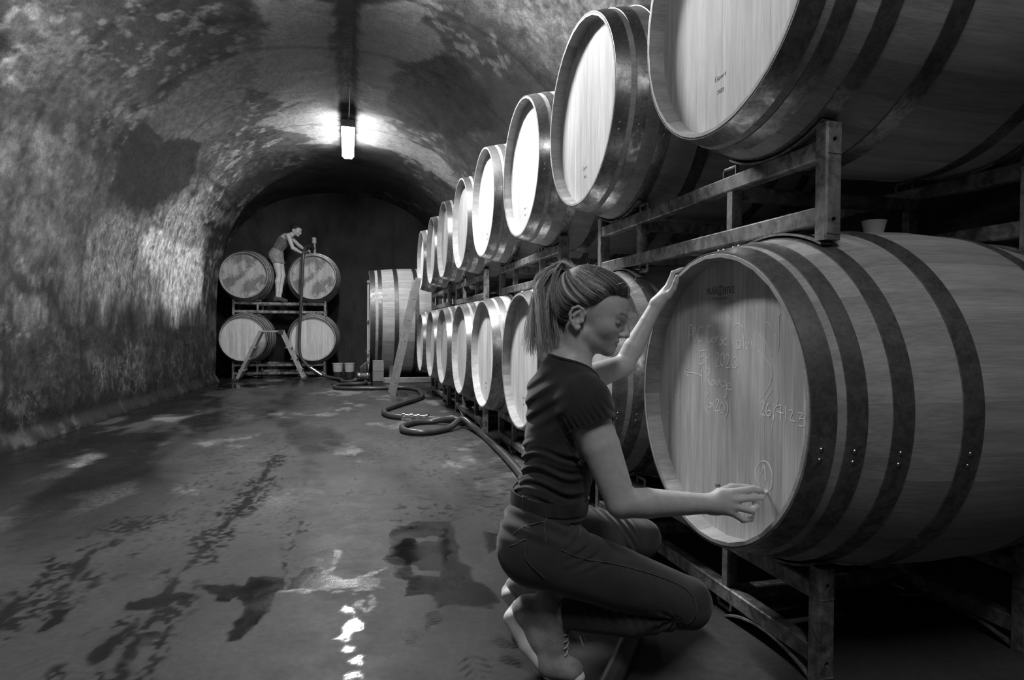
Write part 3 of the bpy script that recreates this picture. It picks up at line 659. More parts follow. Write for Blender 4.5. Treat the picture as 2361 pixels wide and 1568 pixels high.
GL = {'E': [[(1, 0), (0, 0), (0, 1), (1, 1)], [(0, .5), (.8, .5)]], 'x': [[(0, .4), (1, 1)], [(1, .4), (0, 1)]], 'p': [[(0, .4), (0, 1.35)], [(0, .5), (.6, .4), (1, .6), (.9, .95), (.4, 1), (0, .9)]],
      'o': [[(.5, .4), (.05, .7), (.5, 1), (.95, .7), (.5, .4)]], 'r': [[(0, .4), (0, 1)], [(0, .65), (.4, .42), (.8, .42)]], 't': [[(.4, .1), (.4, .9), (.8, 1)], [(0, .4), (.8, .4)]],
      '2': [[(0, .2), (.4, 0), (.9, .15), (.8, .45), (0, 1), (1, 1)]], '0': [[(.5, 0), (.05, .3), (.05, .7), (.5, 1), (.95, .7), (.95, .3), (.5, 0)]]}
def words(txt, u0, u1, v, h):
    out = []; p = (u1-u0)/len(txt)
    for i, c in enumerate(txt):
        for st in GL[c]: out.append([(u0+p*(i+x*.75), v+h*(1-y)) for x, y in st])
    return out
for k in range(4):
    for tx, a, b_, v, h in (('Export', 67, 10, -230, 13), ('2022', 55, 22, -270, 11)):
        strokes('head_print', words(tx, a, b_, v, h), .0009, M['print'], BARR['u', k], smooth=False)
        if k > 1: strokes('head_print', words(tx, a, b_, v, h), .0009, M['print'], BARR['l', k], smooth=False)
t = empty('barrel_bung', (XR+BL/2, 1.57, ZL+RB-.006), 0, 'white silicone bung standing in the top of the barrel being chalked', 'bung')
MB().lathe([(0, 0), (.024, 0), (.034, .045), (.030, .046), (.026, .03), (0, .028)], 28).build('plug', M['bung'], t, 40)
# ------------------------------------------------------------------ large cask lying past the end of the row
FL, FE, FB, FZ_ = 1.62, .885, .945, 1.03
def fprof(x): return FB-(FB-FE)*(2*x/FL-1)**2
t = empty('large_cask', (.36, 11.42, 0), 0, 'large oak cask lying on beams past the end of the barrel row', 'cask')
nst = 44
v = []; half = PI/nst; xs = np.linspace(0, FL, 11)
for x in xs:
    for j in range(4):
        a = -half+.001+(2*half-.002)*j/3; v.append((x, fprof(x)*math.sin(a), fprof(x)*math.cos(a)))
    for a in (half, -half): v.append((x, (fprof(x)-.045)*math.sin(a), (fprof(x)-.045)*math.cos(a)))
f = [(i*6+j, i*6+(j+1) % 6, (i+1)*6+(j+1) % 6, (i+1)*6+j) for i in range(10) for j in range(6)]+[tuple(range(5, -1, -1)), tuple(60+j for j in range(6))]
FST = mkmesh('stave', v, f, M['foudre'], 30)
for i in range(nst): obj('stave', FST, t, (0, 0, FZ_), (2*PI*i/nst, 0, 0))
r_ = fprof(.1)-.04; w_ = 2*r_/12
for i in range(12):
    y0, y1 = -r_+i*w_+.001, -r_+(i+1)*w_-.001; ys = np.linspace(y0, y1, 4)
    ring = [(y, math.sqrt(max(r_*r_-y*y, 0))) for y in ys]; ring = ring+[(y, -z) for y, z in ring[::-1]]; k = len(ring)
    v = [(.1, y, z) for y, z in ring]+[(.15, y, z) for y, z in ring]
    obj('head_board', mkmesh('head_board', v, [tuple(range(k)), tuple(range(2*k-1, k-1, -1))]+[(j, k+j, k+(j+1) % k, (j+1) % k) for j in range(k)], M['foudre'], 30), t, (0, 0, FZ_))
for a, b_ in ((.002, .085), (.13, .195), (.39, .46), (.72, .79), (1.1, 1.17), (1.36, 1.43), (FL-.085, FL-.002)):
    pr = [(fprof(a), a)]+[(fprof(x)+.004, x) for x in np.linspace(a, b_, 3)]+[(fprof(b_), b_)]
    MB().lathe(pr, 96, c=(0, 0, FZ_), axis=0).build('hoop', M['foudre_hoop'], t, 40)
g = MB().tube([(-.02, -.42, .36), (-.02, -.42, 1.72)], .016, 10).build('gauge_tube', M['plastic'], t)
for z in (.46, 1.02, 1.70):
    MB().tube([(.1, -.42, z), (-.045, -.42, z)], .013, 10).build('gauge_valve', M['chrome'], t)
    MB().tube([(-.02, -.455, z), (-.02, -.385, z)], .026, 10).build('gauge_clamp', M['chrome'], t)
MB().tube([(.1, -.1, .32), (-.03, -.1, .32), (-.07, -.1, .28), (-.075, -.1, .16)], .03, 12).build('drain_pipe', M['chrome'], t)
MB().box(.085, .1, -.25, .2, .3, .72, .01).build('manhole_door', M['foudre'], t)
MB().tube([(.06, -.03, .51), (-.05, -.03, .51)], .014, 8).build('door_screw', M['darkmetal'], t)
t = empty('cask_cradle', (1.15, 11.42, 0), 0, 'low timber cradle on the floor carrying the large cask', 'cradle')
mb = MB().box(-.72, .72, -.72, -.56, 0, .09, .008).build('timber', M['crate'], t)
for x in (-.4, .45):
    pts = [(y, FZ_-math.sqrt(fprof(x+.79)**2-y*y)-.003) for y in np.linspace(-.56, .56, 25)]      # hollowed to the cask
    v = []; k = len(pts)
    for y, z in pts:
        for xx in (x-.06, x+.06): v += [(xx, y, .0), (xx, y, z)]
    f = []
    for i in range(k-1): o = i*4; f += [(o+1, o+3, o+7, o+5), (o, o+1, o+5, o+4), (o+2, o+6, o+7, o+3)]
    f += [(0, 2, 3, 1), (k*4-4, k*4-3, k*4-1, k*4-2)]
    obj('saddle', mkmesh('saddle', v, f, M['crate'], 30), t)
MB().box(-.72, .72, .56, .72, 0, .09, .008).build('timber', M['crate'], t)

t = empty('upright_crate', (.475, 10.27, 0), 0, 'upright light crate on a dark base in front of the large cask', 'crate')
MB().box(-.08, .08, -.1, .1, 0, .085, .006).build('base', M['darkmetal'], t)
for z0, z1 in ((.085, .235), (.24, .40)): MB().box(-.083, .083, -.105, .105, z0, z1, .006).build('panel', M['crate'], t)

# ------------------------------------------------------------------ leaning ladder
a0 = Vector((.594, 0, .0)); a1 = Vector((.935, 0, 1.60)); dz = (a1-a0).normalized(); px = Vector((dz.z, 0, -dz.x))
t = empty('leaning_ladder', (0, 8.66, 0), 0, 'aluminium ladder leaning against the end of the barrel rows', 'ladder')
ln_ = (a1-a0).length; hol = [.17+.29*i for i in range(5)]
for y in (0., .38):
    mb = bored(y-.014, y+.014, -.041, .041, .0, ln_, 0., hol, .0125, .003)
    mb.v = [tuple(a0+px*p[0]+dz*p[2]+Vector((0, p[1], .041*abs(px.z)*max(0, 1-p[2]/.3)))) for p in mb.v]
    mb.build('stringer', M['alu'], t, None)
for u_ in hol:
    p = a0+dz*u_+Vector((0, 0, .041*abs(px.z)*max(0, 1-u_/.3)))
    MB().tube([p+Vector((0, .002, 0)), p+Vector((0, .378, 0))], .0138, 10).build('rung', M['alu'], t)

# ------------------------------------------------------------------ stepladder in front of the back stack
t = empty('platform_stepladder', (-1.26, 11.62, 0), 0, 'aluminium stepladder with a small platform in front of the back stack', 'stepladder')
for sx, xf, xt in ((-1, -.545, -.165), (1, .545, .165)):
    for y in (-.17, .17):
        p0, p1 = Vector((xf, y, .0)), Vector((xt, y, .84)); d = (p1-p0).normalized(); q = Vector((d.z, 0, -d.x)); v = []
        for e in (p0, p1):
            for a in (-.026, .026):
                for b_ in (-.012, .012): v.append(e+q*a+Vector((0, b_, .01)))
        s_ = obj('stringer', mkmesh('stringer', v, [(0, 1, 3, 2), (4, 6, 7, 5), (0, 4, 5, 1), (2, 3, 7, 6), (0, 2, 6, 4), (1, 5, 7, 3)], M['alu'], None), t)
        MB().box(xf-.035, xf+.035, y-.018, y+.018, 0, .05, .006).build('rubber_foot', M['darkmetal'], s_)
    for k in (.22, .45, .68):
        c = Vector((xf, 0, 0)).lerp(Vector((xt, 0, .84)), k)
        MB().box(c.x-.05, c.x+.05, -.17, .17, c.z-.012, c.z+.012, .004).build('tread', M['alu'], t)
MB().box(-.185, .185, -.19, .19, .835, .862, .006).build('platform', M['alu'], t)
for s_ in (-1, 1): MB().box(.12, .2, s_*.19-.008, s_*.19+.008, .8, .875, .003).build('hinge', M['darkmetal'], t)

# ------------------------------------------------------------------ buckets, pump
def bucket(x, y, lab):
    t = empty('bucket', (x, y, 0), 0, lab, 'bucket', 'buckets by the back stack')
    MB().lathe([(0, .004), (.072, .0), (.074, .012), (.0805, .12), (.081, .12)], 24).build('lower_shell', M['darkmetal'], t, 50)
    MB().lathe([(.081, .12), (.092, .262), (.097, .264), (.097, .275), (.090, .275), (.079, .12)], 24).build('upper_shell', M['plastic'], t, 50)
    MB().tube([(.094*math.cos(a), .094*math.sin(a)*.9, .26-.05*math.sin(a)) for a in np.linspace(0, PI, 12)], .003, 6).build('handle', M['darkmetal'], t)
bucket(-.165, 11.9, 'white bucket beside the foot of the hanging hose')
bucket(.04, 11.9, 'white bucket between the other bucket and the large cask')
t = empty('transfer_pump', (.27, 10.62, 0), 0, 'polished transfer pump on the floor at the head of the large cask', 'pump')
MB().box(-.12, .1, -.07, .07, .0, .03, .006).build('base', M['darkmetal'], t)
MB().tube([(-.1, .02, .12), (.08, .02, .12)], .07, 20).build('motor', M['darkmetal'], t, 60)
MB().lathe([(0, -.1), (.06, -.1), (.075, -.085), (.075, -.06), (.06, -.05)], 20, axis=0, c=(-.02, .02, .13)).build('pump_head', M['chrome'], t, 50)
MB().lathe([(.062, 0), (.072, .01), (.072, .03), (.062, .04)], 20, axis=0, c=(.03, .02, .13)).build('clamp_ring', M['chrome'], t, 50)
MB().tube([(-.09, .02, .09), (-.13, .02, .075), (-.17, .02, .05)], .03, 14).build('outlet', M['chrome'], t, 60)
MB().tube([(.02, -.05, .06), (.02, -.12, .05)], .03, 14).build('inlet', M['chrome'], t, 60)
MB().tube([(-.05, .02, .2), (-.05, .02, .28), (-.02, .02, .3)], .016, 10).build('priming_valve', M['chrome'], t, 60)

# ------------------------------------------------------------------ hoses
def coupling(pts, parent, r=.036):
    p = [Vector(q) for q in pts]
    c = MB().tube([p[0], p[1]], r, 14).build('coupling', M['chrome'], parent, 60)
    for k in (.0, .35, .65, 1.):
        q = p[0].lerp(p[1], k); d = (p[1]-p[0]).normalized()
        MB().tube([q-d*.012, q+d*.012], r*1.28, 14).build('coupling_ring', M['chrome'], c, 60)
hz = .03
t = empty('filling_hose', (-.5, 11.7, 0), 0, 'dark hose hanging from the top barrel of the back stack to the pump', 'hose')
o_ = Vector((-.5, 11.7, 0))
pa = [(-.63, 12.5, 2.42), (-.68, 12.3, 2.42), (-.735, 12.02, 2.36), (-.765, 11.9, 2.2), (-.78, 11.88, 1.8), (-.80, 11.87, 1.34), (-.82, 11.87, .88), (-.825, 11.85, .57), (-.79, 11.83, .38), (-.665, 11.8, .22), (-.49, 11.75, .09), (-.23, 11.55, hz), (-.10, 11.2, hz), (-.08, 10.88, hz), (-.01, 10.70, .035), (.11, 10.64, .05)]
MB().tube([Vector(p)-o_ for p in spline(pa, 8)], .026, 12).build('tube', M['hose'], t, 60)
coupling([Vector((-.62, 11.78, .19))-o_, Vector((-.45, 11.73, .075))-o_], t, .03)
HB = [(.29, 10.49, .045), (.24, 10.36, hz), (.0, 10.3, hz), (-.17, 10.11, hz), (-.13, 9.66, hz), (.31, 9.5, hz), (.80, 9.5, hz), (.98, 9.2, hz), (.98, 8.7, hz), (.92, 8.15, hz), (.60, 7.45, hz), (.39, 6.94, hz), (.42, 6.50, hz), (.62, 6.28, hz), (.82, 6.16, hz), (1.0, 6.02, hz), (1.06, 5.86, hz), (.97, 5.86, .075), (.80, 6.02, hz), (.62, 5.98, hz), (.49, 5.77, hz), (.49, 5.5, hz), (.64, 5.38, hz), (.87, 5.56, hz), (1.02, 5.72, .085), (1.08, 5.5, .05), (1.10, 5.1, hz), (1.08, 4.49, hz), (1.04, 3.84, hz), (.98, 3.17, hz), (.94, 2.5, hz), (.90, 2.0, hz), (.84, 1.74, hz), (.75, 1.60, hz), (.66, 1.48, hz), (.54, 1.33, hz), (.35, 1.12, hz), (.05, .85, hz)]
t = empty('floor_hose', (.62, 6.28, 0), 0, 'dark hose snaking over the floor from the pump past the crouching person', 'hose')
o_ = Vector((.62, 6.28, 0))
hp = np.array(spline(HB, 24)); sl = np.r_[0, np.cumsum(np.linalg.norm(np.diff(hp, axis=0), axis=1))]; ss_ = np.arange(0, sl[-1], .0045)
hp = np.stack([np.interp(ss_, sl, hp[:, i]) for i in range(3)], 1)
MB().tube([Vector(p)-o_ for p in hp], [.0275+.0007*math.sin(i*PI/1.0*.9) for i in range(len(hp))], 12).build('tube', M['hose'], t, 60)      # finely ribbed
coupling([Vector((.55, 6.33, hz))-o_, Vector((.76, 6.2, hz))-o_], t, .034)
t = empty('filling_nozzle', (-.6, 12.55, 2.304), 0, 'steel filling nozzle standing in the bung hole of the top barrel', 'nozzle')
MB().lathe([(0, 0), (.05, 0), (.055, .012), (.022, .03), (.02, .12), (0, .12)], 16).build('collar', M['plastic'], t, 50)
MB().tube([(0, 0, .1), (-.005, -.01, .22)], .022, 12).build('stem', M['alu'], t, 60)
MB().tube([(-.01, -.01, .2), (-.015, -.01, .31)], .042, 14).build('sight_glass', M['plastic'], t, 60)
MB().tube([(-.01, -.02, .1), (-.07, -.06, .09)], .018, 10).build('lever', M['darkmetal'], t, 60)
# ------------------------------------------------------------------ people: signed-distance bodies meshed with surface nets
def A3(*p): return np.array(p, np.float32)
def cone(a, b_, ra, rb, k=.02): return ('c', A3(*a), A3(*b_), ra, rb, k)
def ell(c, r, k=.02, rot=None): return ('e', A3(*c), A3(*r), rot, 0, k)
def chain(pts, rs, k=.006): return [cone(pts[i], pts[i+1], rs[i], rs[i+1], k) for i in range(len(pts)-1)]
def pd(pr, X, Y, Z):
    if pr[0] == 'c':
        a, b_, ra, rb = pr[1:5]; e = b_-a
        x, y, z = X-a[0], Y-a[1], Z-a[2]
        t = np.clip((x*e[0]+y*e[1]+z*e[2])/(e@e+1e-9), 0, 1)
        return np.sqrt((x-t*e[0])**2+(y-t*e[1])**2+(z-t*e[2])**2)-(ra+(rb-ra)*t)
    c, r, rot = pr[1:4]; x, y, z = X-c[0], Y-c[1], Z-c[2]
    if rot is not None:
        x, y, z = (rot[0][i]*x+rot[1][i]*y+rot[2][i]*z for i in range(3))   # columns of rot are the local axes
    k0 = np.sqrt((x/r[0])**2+(y/r[1])**2+(z/r[2])**2); k1 = np.sqrt((x/r[0]**2)**2+(y/r[1]**2)**2+(z/r[2]**2)**2)
    return k0*(k0-1)/(k1+1e-9)
def smin(a, b_, k):
    h = np.clip(.5+.5*(b_-a)/k, 0, 1); return b_*(1-h)+a*h-k*h*(1-h)
def smax(a, b_, k): return -smin(-a, -b_, k)
def pbox(pr, m):
    if pr[0] == 'c': lo = np.minimum(pr[1]-pr[3], pr[2]-pr[4]); hi = np.maximum(pr[1]+pr[3], pr[2]+pr[4])
    else: q = float(max(pr[2])) if pr[3] is not None else pr[2]; lo = pr[1]-q; hi = pr[1]+q
    return lo-m, hi+m
def field(prims, ax, far=.07):
    D = np.full([len(a) for a in ax], far, np.float32)
    for pr in prims:
        sub = pr[0] == 's'; p = pr[1] if sub else pr
        lo, hi = pbox(p, far if not sub else .03)
        sl = tuple(slice(*np.searchsorted(ax[i], (lo[i], hi[i]))) for i in range(3))
        if any(s.stop <= s.start for s in sl): continue
        G = np.ix_(*[ax[i][sl[i]] for i in range(3)])
        d = pd(p, *G)
        D[sl] = smax(D[sl], -d, p[5]) if sub else smin(D[sl], d, p[5])
    return D
def ev(prims, P):
    D = np.full(len(P), .3, np.float64)
    for pr in prims:
        if pr[0] == 's': D = smax(D, -pd(pr[1], *P.T), pr[1][5])
        else: D = smin(D, pd(pr, *P.T), pr[5])
    return D
def project(prims, P, off, it=8):
    P = np.array(P, float)
    for _ in range(it):
        d = ev(prims, P)-off; g = np.stack([ev(prims, P+e)-ev(prims, P-e) for e in np.eye(3)*.001], 1)/.002
        P = P-g*(d/np.maximum((g*g).sum(1), .2))[:, None]
    return P
def surfnet(D, ax):
    S = D < 0; n = np.array(D.shape)-1
    cnt = np.zeros(n, np.uint8)
    for i in (0, 1):
        for j in (0, 1):
            for k in (0, 1): cnt += S[i:n[0]+i, j:n[1]+j, k:n[2]+k]
    I = np.argwhere((cnt > 0) & (cnt < 8)); idx = np.full(n, -1, np.int32); idx[tuple(I.T)] = np.arange(len(I))
    C8 = [(i, j, k) for i in (0, 1) for j in (0, 1) for k in (0, 1)]
    val = {c: D[I[:, 0]+c[0], I[:, 1]+c[1], I[:, 2]+c[2]] for c in C8}
    acc = np.zeros((len(I), 3)); num = np.zeros(len(I))
    for c in C8:
        for a in range(3):
            if c[a]: continue
            e = list(c); e[a] = 1; v0, v1 = val[c], val[tuple(e)]; m = (v0 < 0) != (v1 < 0)
            t = np.where(m, v0/np.where(m, v0-v1, 1), 0)
            p = np.tile(np.array(c, float), (len(I), 1)); p[:, a] = t
            acc += p*m[:, None]; num += m
    fr = acc/num[:, None]
    V = np.stack([ax[a][I[:, a]]+fr[:, a]*(ax[a][I[:, a]+1]-ax[a][I[:, a]]) for a in range(3)], 1)
    Q = []
    for a in range(3):
        b_, c = (a+1) % 3, (a+2) % 3
        s0 = [slice(None)]*3; s1 = [slice(None)]*3; s0[a] = slice(0, -1); s1[a] = slice(1, None)
        ch = S[tuple(s0)] != S[tuple(s1)]; E = np.argwhere(ch)
        E = E[(E[:, b_] > 0) & (E[:, c] > 0) & (E[:, b_] < n[b_]) & (E[:, c] < n[c])]
        inside = S[tuple(E.T)]
        def cell(db, dc): q = E.copy(); q[:, b_] -= db; q[:, c] -= dc; return idx[tuple(q.T)]
        q = np.stack([cell(1, 1), cell(0, 1), cell(0, 0), cell(1, 0)], 1)
        q[~inside] = q[~inside][:, ::-1]; Q.append(q)
    return V, np.concatenate(Q)
def np_mesh(name, V, Q, mat, attrs={}):
    me = bpy.data.meshes.new(name); me.vertices.add(len(V)); me.vertices.foreach_set('co', V.astype(np.float32).ravel())
    me.loops.add(Q.size); me.loops.foreach_set('vertex_index', Q.ravel().astype(np.int32))
    me.polygons.add(len(Q)); me.polygons.foreach_set('loop_start', np.arange(0, Q.size, Q.shape[1], dtype=np.int32))
    me.polygons.foreach_set('use_smooth', np.ones(len(Q), bool)); me.update(calc_edges=True); me.validate(); me.materials.append(mat)
    for k, a in attrs.items():
        at = me.attributes.new(k, 'FLOAT', 'POINT'); at.data.foreach_set('value', np.asarray(a, np.float32))
    return me
def relax(V, Q, it, lam=.5):
    for _ in range(it):
        s = np.zeros_like(V); c = np.zeros(len(V))
        for i in range(4):
            for j in ((i+1) % 4, (i+3) % 4): np.add.at(s, Q[:, i], V[Q[:, j]]); np.add.at(c, Q[:, i], 1)
        V = V+lam*(s/np.maximum(c, 1)[:, None]-V)
    return V
def axis(*seg):
    out = [np.arange(a, b_, d) for a, b_, d in seg]; return np.concatenate(out).astype(np.float32)

def skin_mat(name, v):
    m, n, b = nt(name)
    tc = N(n, 'ShaderNodeTexCoord').outputs['Object']
    at = N(n, 'ShaderNodeAttribute', attribute_name='dark').outputs['Fac']
    f = noise(n, tc, 60, 4, .6); f2 = noise(n, tc, 400, 2, .5)
    c = mth(n, 'MULTIPLY', rampv(n, f, .3, .7, v*.92, v*1.06), mth(n, 'SUBTRACT', 1., at))
    L(n, c, b.inputs['Base Color']); b.inputs['Roughness'].default_value = .48
    b.inputs['Subsurface Weight'].default_value = .12; b.inputs['Subsurface Scale'].default_value = .006
    bump(n, b, f2, .15, .0004)
    return m
M['skin'] = skin_mat('skin', .54)
def cloth(name, v, sc, rough=.85, sheen=.25, weave=.0006, var=.2):
    m, n, b = nt(name)
    tc = N(n, 'ShaderNodeTexCoord').outputs['Object']
    f = noise(n, tc, sc, 3, .6); g = noise(n, tc, 900, 2, .5)
    c = mth(n, 'MULTIPLY', rampv(n, f, .3, .7, v*(1-var), v*(1+var)), rampv(n, g, .3, .7, .8, 1.2))
    L(n, c, b.inputs['Base Color']); b.inputs['Roughness'].default_value = rough
    b.inputs['Sheen Weight'].default_value = sheen; b.inputs['Sheen Roughness'].default_value = .5; b.inputs['Specular IOR Level'].default_value = .25
    bump(n, b, g, .3, weave)
    return m
M['shirt'] = cloth('dark_jersey', .032, 20)
M['denim'] = cloth('dark_denim', .048, 14, weave=.001)
M['thread'] = plain('seam_thread', .11, .8)
M['leather'] = plain('belt_leather', .045, .32, var=.2, scale=40)
M['shoe'] = cloth('shoe_knit', .36, 30, weave=.001)
M['sole'] = plain('shoe_sole', .82, .6, var=.12, scale=25)
M['lace'] = plain('shoe_lace', .6, .8)
def hair_mat():
    m, n, b = nt('hair')
    at = N(n, 'ShaderNodeAttribute', attribute_name='tint').outputs['Fac']
    L(n, at, b.inputs['Base Color']); b.inputs['Roughness'].default_value = .38; b.inputs['Specular IOR Level'].default_value = .6
    return m
M['hair'] = hair_mat()

# ---- head shape in its own frame: x to the face, y to the left ear, z up, origin between the ears
def head_prims(detail=True):
    p = [ell((-.002, 0, .045), (.092, .073, .083), .03), ell((.045, 0, .048), (.053, .058, .060), .03), ell((.05, 0, .0), (.046, .053, .055), .03), ell((.048, 0, -.032), (.045, .043, .036), .025)]
    for s in (-1, 1):
        p += [cone((.018, s*.046, -.032), (.078, s*.012, -.055), .013, .012, .022), ell((.062, s*.042, .0), (.026, .019, .022), .018), cone((.097, s*.010, .038), (.078, s*.044, .044), .005, .005, .014)]
    p += [ell((.086, 0, -.056), (.0145, .019, .0145), .014)]
    if not detail: return p+[cone((.094, 0, .03), (.112, 0, -.004), .007, .009, .01)]
    for s in (-1, 1): p += [('s', ell((.103, s*.034, .019), (.020, .020, .012), .011))]
    for s in (-1, 1): p += [ell((.0775, s*.0315, .0190), (.0135, .0155, .0120), .003), ell((.0800, s*.0315, .0225), (.0128, .0150, .0085), .003)]
    p += [cone((.096, 0, .036), (.1135, 0, .002), .0055, .0080, .009), ell((.1160, 0, -.004), (.0095, .0092, .0080), .007)]
    for s in (-1, 1): p += [ell((.1045, s*.0100, -.0085), (.0092, .0068, .0064), .006)]
    p += [ell((.078, 0, -.031), (.022, .027, .021), .012), ell((.0952, 0, -.0272), (.0088, .0205, .0054), .004), ell((.0935, 0, -.0392), (.0092, .0178, .0062), .004)]
    p += [('s', ell((.1055, 0, -.0332), (.0085, .0215, .0011), .0025)), ('s', ell((.1100, .0056, -.0160), (.0036, .0024, .0022), .002)), ('s', ell((.1100, -.0056, -.0160), (.0036, .0024, .0022), .002))]
    for s in (-1, 1):                                     # ears
        H = [(.005, .005), (.006, .017), (-.003, .0275), (-.017, .0305), (-.028, .021), (-.0305, .005), (-.0245, -.009), (-.013, -.019), (-.003, -.0255), (.003, -.019)]
        Hy = [.073, .075, .078, .082, .085, .086, .085, .082, .078, .074]; Hr = [.003, .0033, .0036, .0038, .0038, .0036, .0034, .0042, .0058, .004]
        p += [ell((-.012, s*.075, .002), (.017, .0055, .025), .006), ('s', ell((-.008, s*.083, .0005), (.0105, .0075, .0125), .003)), ('s', ell((-.018, s*.086, .015), (.008, .0065, .010), .003))]
        p += [cone((H[i][0], s*Hy[i], H[i][1]), (H[i+1][0], s*Hy[i+1], H[i+1][1]), Hr[i], Hr[i+1], .003) for i in range(len(H)-1)]
        p += [cone((-.009, s*.080, .020), (-.0195, s*.082, .005), .003, .003, .004), cone((-.0195, s*.082, .005), (-.013, s*.080, -.011), .003, .0032, .004), ell((.0055, s*.0765, -.003), (.004, .004, .006), .004)]
    return p
def xform(prims, o, Rm, sc=1.):
    out = []
    for pr in prims:
        if pr[0] == 's': out.append(('s', xform([pr[1]], o, Rm, sc)[0])); continue
        if pr[0] == 'c': out.append(('c', (o+Rm@(pr[1]*sc)).astype(np.float32), (o+Rm@(pr[2]*sc)).astype(np.float32), pr[3]*sc, pr[4]*sc, pr[5]*sc))
        else: out.append(('e', (o+Rm@(pr[1]*sc)).astype(np.float32), pr[2]*sc, (Rm if pr[3] is None else Rm@pr[3]), 0, pr[5]*sc))
    return out
def head_frame(fx_, fy_, pitch):
    h = np.array([fx_, fy_, 0.]); h /= np.linalg.norm(h); x = h*math.cos(pitch)-np.array([0, 0, math.sin(pitch)])
    y = np.array([-h[1], h[0], 0]); z = np.cross(x, y); return np.stack([x, y, z], 1)

# ================================================================= the crouching person
HO = np.array([.619, 1.598, .937]); HR = head_frame(.868, -.497, R(18))
rsh, rel, rwr = np.array([.572, 1.478, .733]), np.array([.644, 1.412, .492]), np.array([.880, 1.382, .483])
lsh, lel, lwr = np.array([.602, 1.742, .738]), np.array([.818, 1.785, .804]), np.array([.925, 1.783, .992])
rhip, rkn, ran = np.array([.474, 1.541, .347]), np.array([.815, 1.398, .238]), np.array([.545, 1.568, .178])
lhip, lkn, lan = np.array([.535, 1.725, .343]), np.array([.925, 1.867, .238]), np.array([.556, 1.850, .118])
lerp = lambda a, b_, t: a+(b_-a)*t
RZ = np.array([[math.cos(R(-16)), -math.sin(R(-16)), 0], [math.sin(R(-16)), math.cos(R(-16)), 0], [0, 0, 1]])       # the pelvis is turned a little
torso = [ell((.570, 1.60, .672), (.098, .128, .135), .04), ell((.556, 1.605, .742), (.080, .115, .072), .04), cone(rsh, lsh, .047, .047, .04),
         ell((.546, 1.602, .552), (.085, .112, .12), .05), ell((.527, 1.604, .468), (.082, .116, .075), .04, RZ), ell((.505, 1.62, .385), (.095, .138, .09), .05, RZ),
         ell((.628, 1.538, .640), (.044, .05, .05), .035), ell((.632, 1.665, .640), (.044, .05, .05), .035)]
hips = [ell((.527, 1.604, .468), (.082, .116, .075), .04, RZ), ell((.505, 1.62, .385), (.095, .138, .09), .05, RZ), ell((.463, 1.556, .352), (.084, .078, .086), .04), ell((.512, 1.702, .350), (.080, .078, .086), .04)]
legs = [cone(rhip, lerp(rhip, rkn, .55), .084, .071, .03), cone(lerp(rhip, rkn, .55), rkn+np.array([0, 0, .006]), .071, .051, .004), ell(rkn+np.array([.006, -.004, -.004]), (.050, .048, .056), .012),
        cone(rkn+np.array([-.016, .004, -.024]), lerp(rkn, ran, .45)+np.array([.0, -.014, -.028]), .034, .041, .004), cone(lerp(rkn, ran, .45)+np.array([.0, -.014, -.028]), ran+np.array([0, -.006, -.010]), .041, .035, .004),
        cone(lhip, lerp(lhip, lkn, .55), .084, .070, .03), cone(lerp(lhip, lkn, .55), lkn, .070, .052, .004), ell(lkn, (.053, .052, .055), .012),
        cone(lkn, lerp(lkn, lan, .4), .045, .047, .02), cone(lerp(lkn, lan, .4), lan, .047, .034, .02)]
neck = [cone(tuple(HO+HR@np.array([-.018, -.052, -.030])), (.606, 1.572, .782), .013, .012, .022), cone((.603, 1.598, .885), (.562, 1.60, .778), .048, .054, .03), cone((.560, 1.60, .80), rsh+np.array([-.005, .02, .012]), .042, .04, .04), cone((.566, 1.60, .80), lsh+np.array([-.005, -.02, .012]), .042, .04, .04)]
def arm(s, e, w, out, g=1.):
    m1, m2 = lerp(s, e, .45), lerp(e, w, .28)
    return [ell(s+out, (.049, .046, .052), .03), cone(s, m1, .047*g, .0475*g, .02), cone(m1, e, .0475*g, .0375*g, .003), cone(e, m2, .0355*g, .0365*g, .008), cone(m2, lerp(e, w, .7), .0365*g, .0275*g, .003), cone(lerp(e, w, .7), w, .0275*g, .0235*g, .003)]
arms = arm(rsh, rel, rwr, np.array([.004, -.008, -.012]))+arm(lsh, lel, lwr, np.array([.004, .008, -.006]), .86)
# right hand holding the chalk; joints from wrist to finger tips
RHJ = {'index': [(.921, 1.366, .513), (.972, 1.364, .519), (.999, 1.372, .514), (1.013, 1.379, .509)],
       'middle': [(.922, 1.358, .497), (.972, 1.352, .501), (1.000, 1.363, .497), (1.014, 1.374, .495)],
       'ring': [(.918, 1.357, .481), (.962, 1.349, .470), (.990, 1.366, .474), (.990, 1.382, .484)],
       'little': [(.914, 1.360, .466), (.942, 1.353, .447), (.972, 1.364, .444), (.989, 1.380, .455)],
       'thumb': [(.900, 1.392, .505), (.945, 1.408, .514), (.985, 1.402, .512), (1.008, 1.390, .507)]}
hand = [ell((.900, 1.373, .492), (.030, .014, .029), .012, None), cone(rwr, (.912, 1.374, .50), .023, .017, .014), cone(rwr, (.908, 1.37, .475), .021, .016, .014)]
for nm, q in RHJ.items():
    rr = {'index': (.0100, .0086, .0077, .0062), 'middle': (.0102, .0087, .0078, .0064), 'ring': (.0097, .0084, .0075, .0062), 'little': (.0088, .0074, .0066, .0054), 'thumb': (.0125, .0105, .0092, .0075)}[nm]
    if nm != 'thumb': hand += [cone(lerp(rwr, np.array(q[0]), .25), q[0], .0115, .0100, .008)]
    else: hand += [cone(lerp(rwr, np.array(q[0]), .3), q[0], .017, .014, .012)]
    hand += chain(q, rr, .003)
